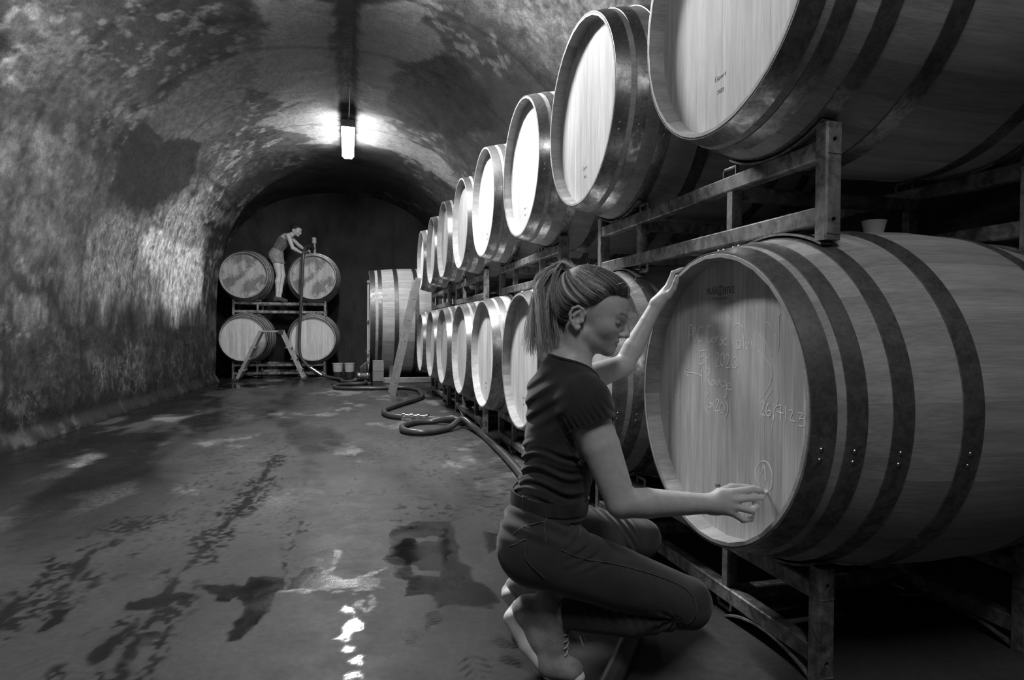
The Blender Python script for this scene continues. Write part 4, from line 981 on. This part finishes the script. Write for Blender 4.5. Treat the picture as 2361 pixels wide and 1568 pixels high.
# left hand closed over the barrel rim
LHJ = {'index': [(.958, 1.772, 1.046), (.972, 1.765, 1.082), (.992, 1.755, 1.091), (1.010, 1.751, 1.086)],
       'middle': [(.962, 1.786, 1.047), (.976, 1.778, 1.080), (.997, 1.768, 1.084), (1.016, 1.763, 1.078)],
       'ring': [(.966, 1.798, 1.043), (.980, 1.791, 1.070), (1.000, 1.781, 1.074), (1.018, 1.776, 1.067)],
       'little': [(.968, 1.808, 1.036), (.983, 1.802, 1.057), (1.000, 1.793, 1.061), (1.014, 1.787, 1.056)],
       'thumb': [(.950, 1.760, 1.016), (.962, 1.748, 1.038), (.966, 1.741, 1.058), (.968, 1.736, 1.074)]}
for nm, q in LHJ.items():                                # the fingers lie on the outside of the first hoop
    if nm == 'thumb': continue
    for i in (1, 2, 3):
        x, y, z = q[i]; r_ = math.hypot(y-YL[0], z-ZL); w_ = prof(max(x-XR, 0.))+.0060+(.0078, .0070, .0058)[i-1]
        if r_ < w_: q[i] = (x, YL[0]+(y-YL[0])*w_/r_, ZL+(z-ZL)*w_/r_)
hand += [cone(lwr, (.956, 1.776, 1.040), .019, .0125, .010), cone(lwr, (.962, 1.790, 1.038), .018, .012, .010), cone(lwr, (.966, 1.802, 1.03), .017, .011, .010), cone(lwr, (.948, 1.764, 1.018), .018, .014, .010)]
for nm, q in LHJ.items():
    rr = {'thumb': (.0118, .0098, .0088, .0068)}.get(nm, (.0090, .0078, .0070, .0058)); hand += chain(q, rr, .003)
head = xform(head_prims(), HO, HR)
body = torso+hips[2:]+legs+neck+arms+hand+head
ax = (axis((.36, .60, .004), (.60, .76, .0018), (.76, 1.04, .003)), axis((1.33, 1.50, .003), (1.50, 1.645, .0018), (1.645, 1.93, .003)), axis((.04, .42, .006), (.42, .83, .003), (.83, 1.12, .0018)))
D = field(body, ax)
V, Q = surfnet(D, ax); del D
V = relax(V, Q, 1, .35)
Lc = (V-HO)@HR                                            # head coordinates, for brows, lips and lash lines
dk = np.zeros(len(V)); nearh = (Lc[:, 0] > .05) & (np.abs(Lc[:, 2]) < .08) & (np.linalg.norm(Lc, axis=1) < .16)
ya = np.abs(Lc[:, 1])
brow = (1-sstep(np.abs(Lc[:, 2]-(.0405+.006*np.sin(np.clip((ya-.012)/.04, 0, 1)*PI*.8))), .0018, .0042))*sstep(ya, .010, .016)*(1-sstep(ya, .044, .052))
lash = (1-sstep(np.abs(Lc[:, 2]-(.0140+.0025*((ya-.031)/.014)**2)), .0010, .0028))*(1-sstep(np.abs(ya-.0325), .0135, .0180))*sstep(Lc[:, 0], .058, .064)
lips = (1-sstep(np.hypot((Lc[:, 2]+.0333)/.0115, Lc[:, 1]/.0235), .8, 1.0))*sstep(Lc[:, 0], .084, .09)
dk = np.where(nearh, np.clip(np.maximum.reduce([.62*brow, .85*lash, .30*lips]), 0, .95), 0)
person = empty('person', (.53, 1.62, 0), 0, 'person in dark t-shirt and jeans crouching to chalk a number on a barrel', 'person')
po = np.array([.53, 1.62, 0])
obj('body', np_mesh('body', V-po, Q, M['skin'], {'dark': dk}), person)

# ---- t-shirt
nB = np.array([.09, 0, .996]); nB /= np.linalg.norm(nB); cB = np.array([.527, 1.604, .455])
sleeve = [ell(rsh+np.array([.004, -.008, -.012]), (.053, .051, .056), .03), cone(rsh, lerp(rsh, rel, .5), .051, .053, .025), ell(lsh+np.array([.004, .008, -.006]), (.053, .051, .056), .03), cone(lsh, lerp(lsh, lel, .5), .050, .052, .025)]
ax = (axis((.40, .74, .0032)), axis((1.38, 1.86, .0032)), axis((.42, .86, .0032)))
D = field(torso+neck[2:]+sleeve, ax)
X, Y, Z = np.meshgrid(*ax, indexing='ij', sparse=True)
zz = Z+.16*(X-.53)+.012*np.sin(Y*31+X*17)+.010*np.sin(X*43+Y*11)
lowf = np.clip((.635-Z)/.05, 0, 1)*np.clip((Z-.44)/.03, 0, 1); side = np.clip((.60-X)/.06, .25, 1)
wr = .0038*lowf*side*(np.sin(zz*2*PI/.033)+.55*np.sin(zz*2*PI/.019+Y*25))
upf = np.clip((Z-.64)/.04, 0, 1)*np.clip((.52-X)/.03, 0, 1)
wr = wr+.0028*upf*np.sin((Z*1.0-.55*X+.3*Y)*2*PI/.041)
armp = np.sqrt((X-.592)**2+(Y-1.452)**2+(Z-.665)**2)
wr = wr+.0022*np.clip(1-np.abs(armp-.06)/.04, 0, 1)*np.sin((X*1.3+Z-.8*Y)*2*PI/.026)
D = D-.0055-wr.astype(np.float32)
dr = (rel-rsh)/np.linalg.norm(rel-rsh); dl = (lel-lsh)/np.linalg.norm(lel-lsh)
tr = (X-rsh[0])*dr[0]+(Y-rsh[1])*dr[1]+(Z-rsh[2])*dr[2]-.060
tl = (X-lsh[0])*dl[0]+(Y-lsh[1])*dl[1]+(Z-lsh[2])*dl[2]-.055
nearR = np.sqrt((X-rsh[0]-dr[0]*.1)**2+(Y-rsh[1]-dr[1]*.1)**2+(Z-rsh[2]-dr[2]*.1)**2)
cut = np.where((Y < 1.50) & (nearR < .12), tr, -1); D = np.maximum(D, np.where((Y < 1.495) & (Z < .76) & (X > .50), np.where(pd(cone(rsh, rel, .062, .05), X, Y, Z) < .004, tr, -1), -1))
D = np.maximum(D, np.where(pd(cone(lsh, lel, .064, .055), X, Y, Z) < .004, tl, -1))
nk = pd(cone((.615, 1.60, .91), (.588, 1.60, .808), .066, .074), X, Y, Z)
D = D-.0016*np.clip(1-np.abs(nk-.006)/.005, 0, 1)
D = smax(D, -nk, .004)
D = np.maximum(D, -((X-cB[0])*nB[0]+(Y-cB[1])*nB[1]+(Z-cB[2])*nB[2])+.0)
V, Q = surfnet(D.astype(np.float32), ax); V = relax(V, Q, 1, .3)
shirt = obj('t_shirt', np_mesh('t_shirt', V-po, Q, M['shirt']), person)
sp = torso+neck[2:]+sleeve; nkp = cone((.615, 1.60, .91), (.588, 1.60, .808), .066, .074)
cl = np.array([(.588+.074*math.cos(a), 1.60+.074*math.sin(a), .80) for a in np.linspace(0, 2*PI, 49)])
for _ in range(14): cl = project([nkp], project(sp, cl, .0065, 2), .001, 2)
MB().tube(cl-po, .0042, 8).build('collar', M['shirt'], shirt, 60)
for dv_, s0_, u_ in ((dr, rsh, .058), (dl, lsh, .053)):
    o1 = np.cross(dv_, [0, 1., .3]); o1 /= np.linalg.norm(o1); o2 = np.cross(dv_, o1)
    hm = np.array([s0_+dv_*u_+(o1*math.cos(a)+o2*math.sin(a))*.056 for a in np.linspace(0, 2*PI, 37)])
    hm = project(sp, hm, .0062, 4); MB().tube(hm-po, .0022, 6).build('hem', M['shirt'], shirt, 60)

# ---- jeans
ax = (axis((.34, .995, .0036)), axis((1.30, 1.95, .0036)), axis((.06, .52, .0036)))
jp = hips+legs
D = field(jp, ax)
X, Y, Z = np.meshgrid(*ax, indexing='ij', sparse=True)
kc = np.array([.772, 1.425, .215]); rk = np.sqrt((X-kc[0])**2+(Y-kc[1])**2+(Z-kc[2])**2); ang = np.arctan2(Z-kc[2], X-kc[0])
wr = .0050*np.clip(1-np.abs(rk-.040)/.040, 0, 1)*np.sin(ang*11)
wr = wr+.0030*np.clip((.30-np.abs(Z-.40))/.1, 0, 1)*np.clip((.56-X)/.05, 0, 1)*np.sin((Z+.5*X+.25*Y)*2*PI/.045)*np.clip((Z-.37)/.03, 0, 1)
wr = wr+.0055*np.clip(1-np.abs(X-.565)/.07, 0, 1)*np.clip(1-np.abs(Z-.375)/.06, 0, 1)*np.sin((Z*1.4-.6*X)*2*PI/.032)
lk = (X-.925)*.0+np.sqrt((X-.74)**2+(Z-.30)**2); wr = wr+.0035*np.clip((Y-1.74)/.03, 0, 1)*np.clip((X-.6)/.05, 0, 1)*np.clip((.88-X)/.05, 0, 1)*np.sin((X*1.2+Z*.9)*2*PI/.034)
wr = wr+.0030*np.clip(1-np.abs(Z-.19)/.05, 0, 1)*np.clip((.80-X)/.05, 0, 1)*np.clip((X-.56)/.03, 0, 1)*np.sin(X*2*PI/.021+Z*40)
D = D-.0055-wr.astype(np.float32)
da = (ran-rkn)/np.linalg.norm(ran-rkn); dla = (lan-lkn)/np.linalg.norm(lan-lkn)
D = np.maximum(D, np.where(pd(cone(rkn, ran+da*.02, .06, .062), X, Y, Z) < .0, (X-ran[0])*da[0]+(Y-ran[1])*da[1]+(Z-ran[2])*da[2]+.012, -1))
D = np.maximum(D, np.where(pd(cone(lkn, lan+dla*.02, .07, .062), X, Y, Z) < .0, (X-lan[0])*dla[0]+(Y-lan[1])*dla[1]+(Z-lan[2])*dla[2]+.012, -1))
D = np.maximum(D, (X-cB[0])*nB[0]+(Y-cB[1])*nB[1]+(Z-cB[2])*nB[2]-.004)
V, Q = surfnet(D.astype(np.float32), ax); V = relax(V, Q, 1, .3); del D
jeans = obj('jeans', np_mesh('jeans', V-po, Q, M['denim']), person)
SEAM3 = {'side_seam': [(0.503, 1.441, 0.379), (0.554, 1.428, 0.358), (0.63, 1.408, 0.346), (0.711, 1.386, 0.326), (0.772, 1.37, 0.3), (0.805, 1.361, 0.269), (0.811, 1.359, 0.241), (0.801, 1.361, 0.218)], 'pocket_seam': [(0.358, 1.479, 0.387), (0.386, 1.472, 0.393), (0.417, 1.464, 0.405), (0.416, 1.464, 0.379), (0.423, 1.462, 0.351), (0.463, 1.451, 0.31)], 'front_pocket_seam': [(0.476, 1.45, 0.473), (0.466, 1.452, 0.444), (0.468, 1.451, 0.396)], 'yoke_seam': [(0.359, 1.479, 0.424), (0.39, 1.472, 0.443), (0.423, 1.463, 0.45), (0.465, 1.452, 0.452)]}
for nm, pts in SEAM3.items():
    P_ = project(jp, spline(pts, 6), .0078); MB().tube(P_-po, .0011, 6).build(nm, M['thread'], jeans, 60)
# ---- belt: a band wrapped round the waist at the trouser edge
ring = []; e1 = np.array([nB[2], 0, -nB[0]]); e2 = np.array([0, 1., 0])
for k in range(72):
    a = 2*PI*k/72; d = e1*math.cos(a)+e2*math.sin(a); lo, hi = .03, .25
    for _ in range(18):
        md = (lo+hi)/2
        if ev(jp+torso[3:4], (cB+d*md)[None])[0] < .0068: lo = md
        else: hi = md
    ring.append(cB+d*lo)
def band(name, ring, h0, h1, th, mat, parent, closed=True):
    v = []; c = np.mean(ring, 0)
    for p in ring:
        o = p-c; o = o-nB*(o@nB); o /= np.linalg.norm(o)
        for q in (p+nB*h0, p+nB*h1, p+nB*h1+o*th, p+nB*h0+o*th): v.append(q-po)
    n_ = len(ring); f = []
    for i in range(n_ if closed else n_-1):
        a, b_ = i*4, ((i+1) % n_)*4
        for j in range(4): f.append((a+j, a+(j+1) % 4, b_+(j+1) % 4, b_+j))
    if not closed: f += [(3, 2, 1, 0), tuple((n_-1)*4+j for j in range(4))]
    return obj(name, mkmesh(name, v, f, mat, 40), parent)
band('waistband', ring, -.026, .006, .0015, M['denim'], jeans)
belt = band('belt', ring, -.012, .022, .0045, M['leather'], person)
for k in (25, 31, 43, 54):
    band('belt_loop', [ring[k]+(ring[(k+1) % 72]-ring[k])*t_ for t_ in (0, .5, 1.)], -.030, .026, .0062, M['denim'], jeans, False)
band('buckle', [ring[71], ring[0], ring[1], ring[2]], -.014, .024, .008, M['chrome'], belt, False)

# ---- shoes
def shoe(heel, ball, toe, ank, lat, name, laces=True):
    heel, ball, toe, ank, lat = (np.array(q, float) for q in (heel, ball, toe, ank, lat))
    d1 = ball-heel; d1 /= np.linalg.norm(d1); lat = lat-d1*(lat@d1); lat /= np.linalg.norm(lat); n1 = np.cross(d1, lat); n1 = n1 if n1@(ank-heel) > 0 else -n1
    d2 = toe-ball; d2 /= np.linalg.norm(d2); n2 = np.array([0, 0, 1.]); up = n1
    mid = lerp(heel, ball, .5)
    upp = [ell(heel+up*.012, (.034, .034, .034), .02), cone(heel+up*.012, mid+up*.012+d1*.0, .034, .035, .02), cone(mid+up*.012, ball+up*.006, .036, .036, .02)]
    for s in (-1, 1): upp += [cone(ball+lat*s*.014+n2*.004, toe+lat*s*.008+n2*.0, .030, .024, .02)]
    upp += [cone(ank+d1*.01, lerp(ank, ball, .6)+n1*.008, .041, .036, .02), cone(ank-d1*.012, heel+up*.02, .036, .034, .02), cone(ank-d1*.02+up*.01, ank+d1*.01, .038, .041, .02)]
    so = []
    offs = .029
    for s in (-1, 1):
        so += [cone(heel-up*offs+lat*s*.019-d1*.006, mid-up*offs*.9+lat*s*.020, .0205, .0185, .012), cone(mid-up*offs*.9+lat*s*.020, ball-n2*.016+lat*s*.024, .0185, .0135, .012), cone(ball-n2*.016+lat*s*.021, toe-n2*.013+lat*s*.012+d2*.012, .0125, .0115, .012)]
    so += [ell(toe-n2*.010+d2*.016, (.018, .024, .012), .012), cone(heel-up*offs-d1*.012, heel-up*.004-d1*.03, .016, .009, .014)]
    allp = upp+so; lo = np.min([pbox(p, .02)[0] for p in allp], 0); hi = np.max([pbox(p, .02)[1] for p in allp], 0)
    axx = tuple(np.arange(lo[i], hi[i], .0026).astype(np.float32) for i in range(3))
    t = person; X, Y, Z = np.meshgrid(*axx, indexing='ij', sparse=True)
    D = field(upp, axx)
    V, Q = surfnet(D, axx); sh = obj(name, np_mesh(name, V-po, Q, M['shoe']), t)
    D2 = field(so, axx); D2 = np.maximum(D2, -(Z-.0005))
    V, Q = surfnet(D2, axx); obj('sole', np_mesh('sole', V-po, Q, M['sole']), sh)
    if laces:
        base = lerp(ank, ball, .30)+n1*.05; end = lerp(ank, ball, .92)+n1*.05
        for k in range(6):
            c = lerp(base, end, k/5.); w = .024-.001*k
            pts = project(upp, [c+lat*w*x+d1*(.004*(1 if x > 0 else -1)) for x in np.linspace(-1, 1, 7)], .0022)
            MB().tube(pts-po, .0024, 6).build('lace', M['lace'], sh, 60)
        b0 = project(upp, [base-d1*.006], .004)[0]
        for s in (-1, 1):
            lp = [b0, b0+lat*s*.014+n1*.012, b0+lat*s*.030+n1*.010+d1*.004, b0+lat*s*.026+n1*.002+d1*.012, b0+lat*s*.008+n1*.003+d1*.004, b0]
            MB().tube(np.array(spline(lp, 6))-po, .0022, 6).build('lace_bow', M['lace'], sh, 60)
            lp = [b0, b0+lat*s*.008+n1*.006+d1*.02, b0+lat*s*.016+n1*.0+d1*.045, b0+lat*s*.014-n1*.006+d1*.07]
            MB().tube(np.array(spline(lp, 6))-po, .0018, 6).build('lace_end', M['lace'], sh, 60)
    return sh
shoe((.458, 1.618, .152), (.520, 1.566, .034), (.566, 1.532, .030), (.528, 1.582, .168), (-.55, -.84, 0), 'shoe')
shoe((.505, 1.858, .118), (.575, 1.835, .034), (.622, 1.825, .030), (.560, 1.848, .128), (-.25, -.96, 0), 'shoe', False)
# ---- chalk held between finger and thumb
a_, b_ = np.array([.990, 1.388, .518]), np.array([1.0262, 1.379, .5045])
MB().tube([a_-a_, b_-a_], .0046, 12).build('chalk_stick', M['chalk'], None, 50, loc=tuple(a_))
tag(bpy.data.objects['chalk_stick'], 'short white stick of chalk held against the barrel head', 'chalk')

# ---- hair: a close cap, combed strands to the tie and a loose tail
hl = np.array([(.104, .094), (.095, .092), (.07, .088), (.046, .078), (.034, .062), (.024, .047), (.008, .036), (-.013, .033), (-.024, .018), (-.028, -.008), (-.037, -.05), (-.06, -.062), (-.12, -.066)])[::-1]
skull = head_prims(False)[:4]
def capline(x): return np.interp(x, hl[:, 0], hl[:, 1])
hx = (axis((-.13, .13, .0028)), axis((-.10, .10, .0028)), axis((-.08, .16, .0028)))
D = field(skull, hx); X, Y, Z = np.meshgrid(*hx, indexing='ij', sparse=True)
ed = np.clip((Z-capline(X))/.035, 0, 1)*np.clip((.112-X)/.03, 0, 1); th = -.001+.0105*ed*(2-ed)
D = D-th; D = smax(D, (capline(X)-Z)*.8+0*D, .004)
V, Q = surfnet(D.astype(np.float32), hx)
hair_t = np.clip(.075+.03*np.sin(V[:, 2]*300+V[:, 0]*200), .03, .2)
hair = obj('hair', np_mesh('hair', (HO+V@HR.T)-po, Q, M['hair'], {'tint': hair_t}), person)
tie = np.array([-.076, .0, .112])
def surf_r(dirs, off):
    lo = np.full(len(dirs), .03); hi = np.full(len(dirs), .2); c0 = np.array([.01, 0, .035])
    for _ in range(16):
        md = (lo+hi)/2; ins = ev(skull, c0+dirs*md[:, None]) < off; lo = np.where(ins, md, lo); hi = np.where(ins, hi, md)
    return c0+dirs*lo[:, None]
def strands(name, paths, r0, tints, parent, nside=3):
    """paths: (S, K, 3) arrays in head coordinates"""
    S, K, _ = paths.shape; T = np.gradient(paths, axis=1); T /= np.linalg.norm(T, axis=2, keepdims=True)+1e-9
    u = np.cross(T, np.array([.31, .87, .37])); u /= np.linalg.norm(u, axis=2, keepdims=True)+1e-9; w = np.cross(T, u)
    prof_ = (np.sin(np.linspace(.12, 1, K)*PI*.93)**.5)[None, :, None, None]*r0[:, None, None, None]
    a = np.arange(nside)*2*PI/nside
    P_ = paths[:, :, None, :]+prof_*(u[:, :, None, :]*np.cos(a)[None, None, :, None]+w[:, :, None, :]*np.sin(a)[None, None, :, None])
    V = (HO+P_.reshape(-1, 3)@HR.T)-po
    idx = np.arange(S*K*nside).reshape(S, K, nside); j2 = np.roll(idx, -1, 2)
    Q = np.stack([idx[:, :-1], j2[:, :-1], j2[:, 1:], idx[:, 1:]], -1).reshape(-1, 4)
    o = obj(name, np_mesh(name, V, Q, M['hair'], {'tint': np.repeat(tints, K*nside)}), parent); o['kind'] = 'stuff'; return o
# combed strands
S = 4200; K = 16
s_ = rng.random(S); roots = np.empty((S, 3))
hlx = np.interp(s_, np.linspace(0, 1, len(hl)), hl[:, 0]); hlz = np.interp(s_, np.linspace(0, 1, len(hl)), hl[:, 1])
sgn = np.where(rng.random(S) < .72, -1, 1)
ywid = np.interp(hlx, [-.12, -.06, 0, .05, .09, .104], [.03, .06, .075, .068, .045, .0])*(.35+.65*rng.random(S)**.5)
inner = rng.random(S) < .35
dz_ = np.where(inner, rng.random(S)*.06, rng.random(S)*.006)
roots = np.stack([hlx, sgn*ywid, hlz+dz_+.002], 1)
c0 = np.array([.01, 0, .035]); d0 = roots-c0; d0 /= np.linalg.norm(d0, axis=1, keepdims=True); d1_ = tie-c0; d1_ /= np.linalg.norm(d1_)
paths = np.empty((S, K, 3)); tt = np.linspace(0, 1, K)
sag = .16*(fbm(s_*22, s_*0+2, 3, 139)-.5)*2; jit = rng.random(S)
for k in range(K):
    t = tt[k]; d = d0*(1-t)+d1_*t; d[:, 2] -= np.sin(t*PI)*(.20+sag*.8)*np.clip(np.abs(d0[:, 1])*1.8, 0, 1); d /= np.linalg.norm(d, axis=1, keepdims=True)
    paths[:, k] = surf_r(d, .0015+.0095*min(1, t*5)+.004*np.sin(t*PI))+d*(jit[:, None]*.0035*min(1, t*4)+.010*t**3)
bl = fbm(s_*38+sgn*3, s_*0, 3, 131)
strands('combed_hair', paths, .00030+.00035*rng.random(S), np.clip(.06+1.3*np.clip(bl-.48, 0, 1)*2.2+.09*rng.random(S), .03, .75), hair)
# tail: clumps of strands of unequal length
NC = 90; per = 38; S = NC*per; K = 18
img = lambda dx, dy, dd: np.stack([.951*dx-.309*dy, dd, .309*dx+.951*dy], -1)      # level forward, up, sideways turned into head coordinates
ca, cb, cdd = rng.random(NC), rng.random(NC), rng.normal(0, 1, NC); cl_ = .085+.115*rng.random(NC)**.8; cw = rng.normal(0, .013, NC); cb2 = .32+.60*rng.random(NC)**1.1
rep = lambda v, s_: np.repeat(v, per)+rng.normal(0, s_, S)
a, b2, dd, ln_, wv = rep(ca, .045), rep(cb, .06), rep(cdd, .16), rep(cl_, .010), rep(cw, .002)
taper = lambda k: np.repeat(rng.normal(0, 1, NC), per)*k
p0 = tie+np.stack([rng.normal(0, .006, S), rng.normal(0, .010, S), rng.normal(0, .006, S)], 1)
p1 = tie+img(-.020-.020*a, .010+.020*b2-.012*a, dd*.016)
p2 = tie+img(-.038-.055*a, -.012-.045*(1-b2)+.01*(1-a), dd*.026)
p3 = tie+img(-.040-.058*a+wv, -.075-.03*(1-b2), dd*.030)
p4 = tie+img(-.032-.058*a+wv*1.8-.008*np.clip((ln_-.13)/.05, 0, 1)*a, -ln_-.022, dd*.030)
paths = np.empty((S, K, 3)); ctrl = [p0, p1, p2, p3, p4]
for k in range(K):
    t = k/(K-1)*4; i = min(int(t), 3); f_ = t-i
    q0 = ctrl[i-1] if i > 0 else 2*ctrl[0]-ctrl[1]; q3 = ctrl[i+2] if i < 3 else 2*ctrl[4]-ctrl[3]; q1, q2 = ctrl[i], ctrl[i+1]
    paths[:, k] = .5*(2*q1+(q2-q0)*f_+(2*q0-5*q1+4*q2-q3)*f_*f_+(3*q1-q0-3*q2+q3)*f_**3)
paths += rng.normal(0, .0006, paths.shape)
strands('ponytail', paths, .00028+.0004*rng.random(S), np.clip(np.repeat(cb2, per)+rng.normal(0, .06, S), .08, .9), hair)
# loose curls lifting off the crown of the tie
S = 120; K = 10; a = rng.random(S); th_ = rng.uniform(.3, 2.6, S); ln_ = .02+.03*rng.random(S)
paths = np.stack([tie+img(np.cos(th_)*ln_*t-.03*t*t, np.sin(th_)*ln_*1.1*t-.012*t*t, rng.normal(0, .008, S)*t) for t in np.linspace(0, 1, K)], 1)
strands('loose_hair', paths, np.full(S, .0004), .2+.35*rng.random(S), hair)
# short flyaway hairs over the crown and forehead
S = 160; K = 8; dr_ = np.stack([rng.uniform(-.7, 1, S), rng.normal(0, .45, S), rng.uniform(.25, 1, S)], 1); dr_ /= np.linalg.norm(dr_, axis=1, keepdims=True)
rt = surf_r(dr_, .012); dv = rng.normal(0, .35, (S, 3))+np.array([.3, 0, .25]); ln_ = (.008+.018*rng.random(S))[:, None]
paths = np.stack([rt+dv*ln_*(k/(K-1))*1.4+dr_*ln_*.6*math.sin(k/(K-1)*2.2) for k in range(K)], 1)
strands('flyaway_hair', paths, np.full(S, .00028), np.full(S, .35), hair)
MB().lathe([(.010, -.005), (.013, -.003), (.0135, .003), (.010, .005)], 16, axis=0).build('hair_tie', M['cable'], hair, 60, loc=tuple(HO+HR@(tie+np.array([-.004, 0, -.002]))-po), rot=Matrix(HR.tolist()).to_euler())

# ================================================================= the person standing on the back stack
H2, R2 = np.array([-.935, 12.33, 2.690]), head_frame(.95, -.25, R(24))
q = dict(rsh=(-1.045, 12.19, 2.575), rel=(-.965, 12.16, 2.36), rwr=(-.826, 12.21, 2.285), lsh=(-1.03, 12.47, 2.60), lel=(-.89, 12.49, 2.455), lwr=(-.775, 12.43, 2.365),
         hr=(-1.262, 12.25, 2.20), kr=(-1.205, 12.22, 1.86), ar=(-1.232, 12.187, 1.470), hl=(-1.245, 12.41, 2.205), kl=(-1.155, 12.36, 1.87), al=(-1.20, 12.264, 1.470))
q = {k: np.array(v) for k, v in q.items()}
t2 = [ell((-1.10, 12.33, 2.545), (.10, .125, .10), .05), ell((-1.165, 12.33, 2.46), (.095, .12, .11), .06), cone(q['rsh'], q['lsh'], .045, .045, .04), ell((-1.225, 12.33, 2.37), (.085, .115, .09), .05), ell((-1.26, 12.33, 2.26), (.10, .14, .10), .05), ell((-1.29, 12.25, 2.225), (.085, .08, .085), .04), ell((-1.28, 12.41, 2.225), (.085, .08, .085), .04)]
n2_ = [cone((-.955, 12.33, 2.655), (-1.03, 12.33, 2.60), .045, .05, .03)]
a2 = []
for s in 'rl':
    a, b_, c = q[s+'sh'], q[s+'el'], q[s+'wr']
    a2 += [cone(a, b_, .043, .034, .025), cone(b_, lerp(b_, c, .3), .034, .034, .015), cone(lerp(b_, c, .3), c, .034, .022, .015)]
    d = (np.array([-.70, 12.36, 2.34])-c); d /= np.linalg.norm(d)
    a2 += [cone(c, c+d*.07, .021, .018, .012)]
    for i, o_ in enumerate((-.018, -.006, .006, .018)):
        w = np.array([0, .6, .8])*o_; p_ = c+d*.075+w; a2 += chain([p_, p_+d*.035+np.array([0, 0, .006]), p_+d*.058+np.array([0, 0, -.002]), p_+d*.07+np.array([0, 0, -.014])], (.009, .008, .0075, .006), .004)
    a2 += chain([c+d*.03+np.array([0, -.02, .0]), c+d*.06+np.array([0, -.033, -.004]), c+d*.085+np.array([0, -.03, -.016])], (.011, .009, .007), .004)
l2 = []
for s in 'rl':
    h, k_, an = q['h'+s], q['k'+s], q['a'+s]
    l2 += [cone(h, lerp(h, k_, .5), .085, .068, .03), cone(lerp(h, k_, .5), k_, .068, .048, .02), cone(k_, lerp(k_, an, .3)+np.array([-.012, 0, 0]), .046, .05, .02), cone(lerp(k_, an, .3)+np.array([-.012, 0, 0]), lerp(k_, an, .75), .05, .034, .02), cone(lerp(k_, an, .75), an, .034, .03, .02),
           cone(an+np.array([-.01, 0, -.03]), an+np.array([.10, 0, -.062]), .034, .026, .02)]
hd2 = xform(head_prims(), H2, R2)
p2 = empty('person', (-1.2, 12.25, 1.3705), 0, 'person in tank top and shorts bending over the top barrel with the hose', 'person'); po2 = np.array([-1.2, 12.25, 1.3705])
ax = (axis((-1.40, -.66, .006)), axis((12.08, 12.60, .006)), axis((1.374, 2.86, .006)))
V, Q = surfnet(field(t2+n2_+a2+l2+hd2, ax), ax)
obj('body', np_mesh('body', V-po2, Q, M['skin'], {'dark': np.zeros(len(V))}), p2)
X, Y, Z = np.meshgrid(*ax, indexing='ij', sparse=True)
D = field(t2, ax)-.006-.0012*np.sin((Z+.8*X)*2*PI/.05)
D1 = np.maximum(np.maximum(D, 2.325-Z-.45*(X+1.25)), (Z-2.525)+.55*(X+1.10))
D1 = np.maximum(D1, np.where((Z > 2.55) & (Y < 12.23), .02, -1))
V, Q = surfnet(D1.astype(np.float32), ax); M['tank'] = cloth('grey_tank_top', .13, 20); obj('tank_top', np_mesh('tank_top', V-po2, Q, M['tank']), p2)
D = field(t2[3:]+l2[:2]+l2[6:8], ax)-.016-.003*np.sin((Z*.5+1.2*X+.8*Y)*2*PI/.05)
D2 = np.maximum(np.maximum(D, Z-2.335+.45*(X+1.25)), 2.085-Z)
V, Q = surfnet(D2.astype(np.float32), ax); M['shorts'] = cloth('light_shorts', .27, 20); obj('shorts', np_mesh('shorts', V-po2, Q, M['shorts']), p2)
D = field(skull2 := xform(head_prims(False)[:4], H2, R2), ax)-.013
P_ = np.stack(np.broadcast_arrays(X-H2[0], Y-H2[1], Z-H2[2]), -1)@R2
D = np.maximum(D, (capline(P_[..., 0])-P_[..., 2])*.8)
bun = pd(ell(tuple(H2+R2@np.array([-.098, 0, .075])), (.04, .034, .04)), X, Y, Z)
D = smin(D, bun, .02)
V, Q = surfnet(D.astype(np.float32), ax); obj('hair', np_mesh('hair', V-po2, Q, M['hair'], {'tint': np.full(len(V), .03)}), p2)
M['boot'] = cloth('dark_shoe', .07, 30)
for s in 'rl':
    an = q['a'+s]; pr = [cone(an+np.array([-.012, 0, -.03]), an+np.array([.11, 0, -.066]), .037, .031, .02), cone(an+np.array([-.012, 0, -.02]), an+np.array([-.03, 0, -.06]), .037, .034, .02)]
    axx = tuple(np.arange(an[i]-.12, an[i]+.18, .005).astype(np.float32) for i in range(3)); D = field(pr, axx)
    Zs = axx[2][None, None, :]; D = np.maximum(np.maximum(D, 1.3705-Zs), Zs-an[2]-.012)
    V, Q = surfnet(D.astype(np.float32), axx); obj('shoe', np_mesh('shoe', V-po2, Q, M['boot']), p2)
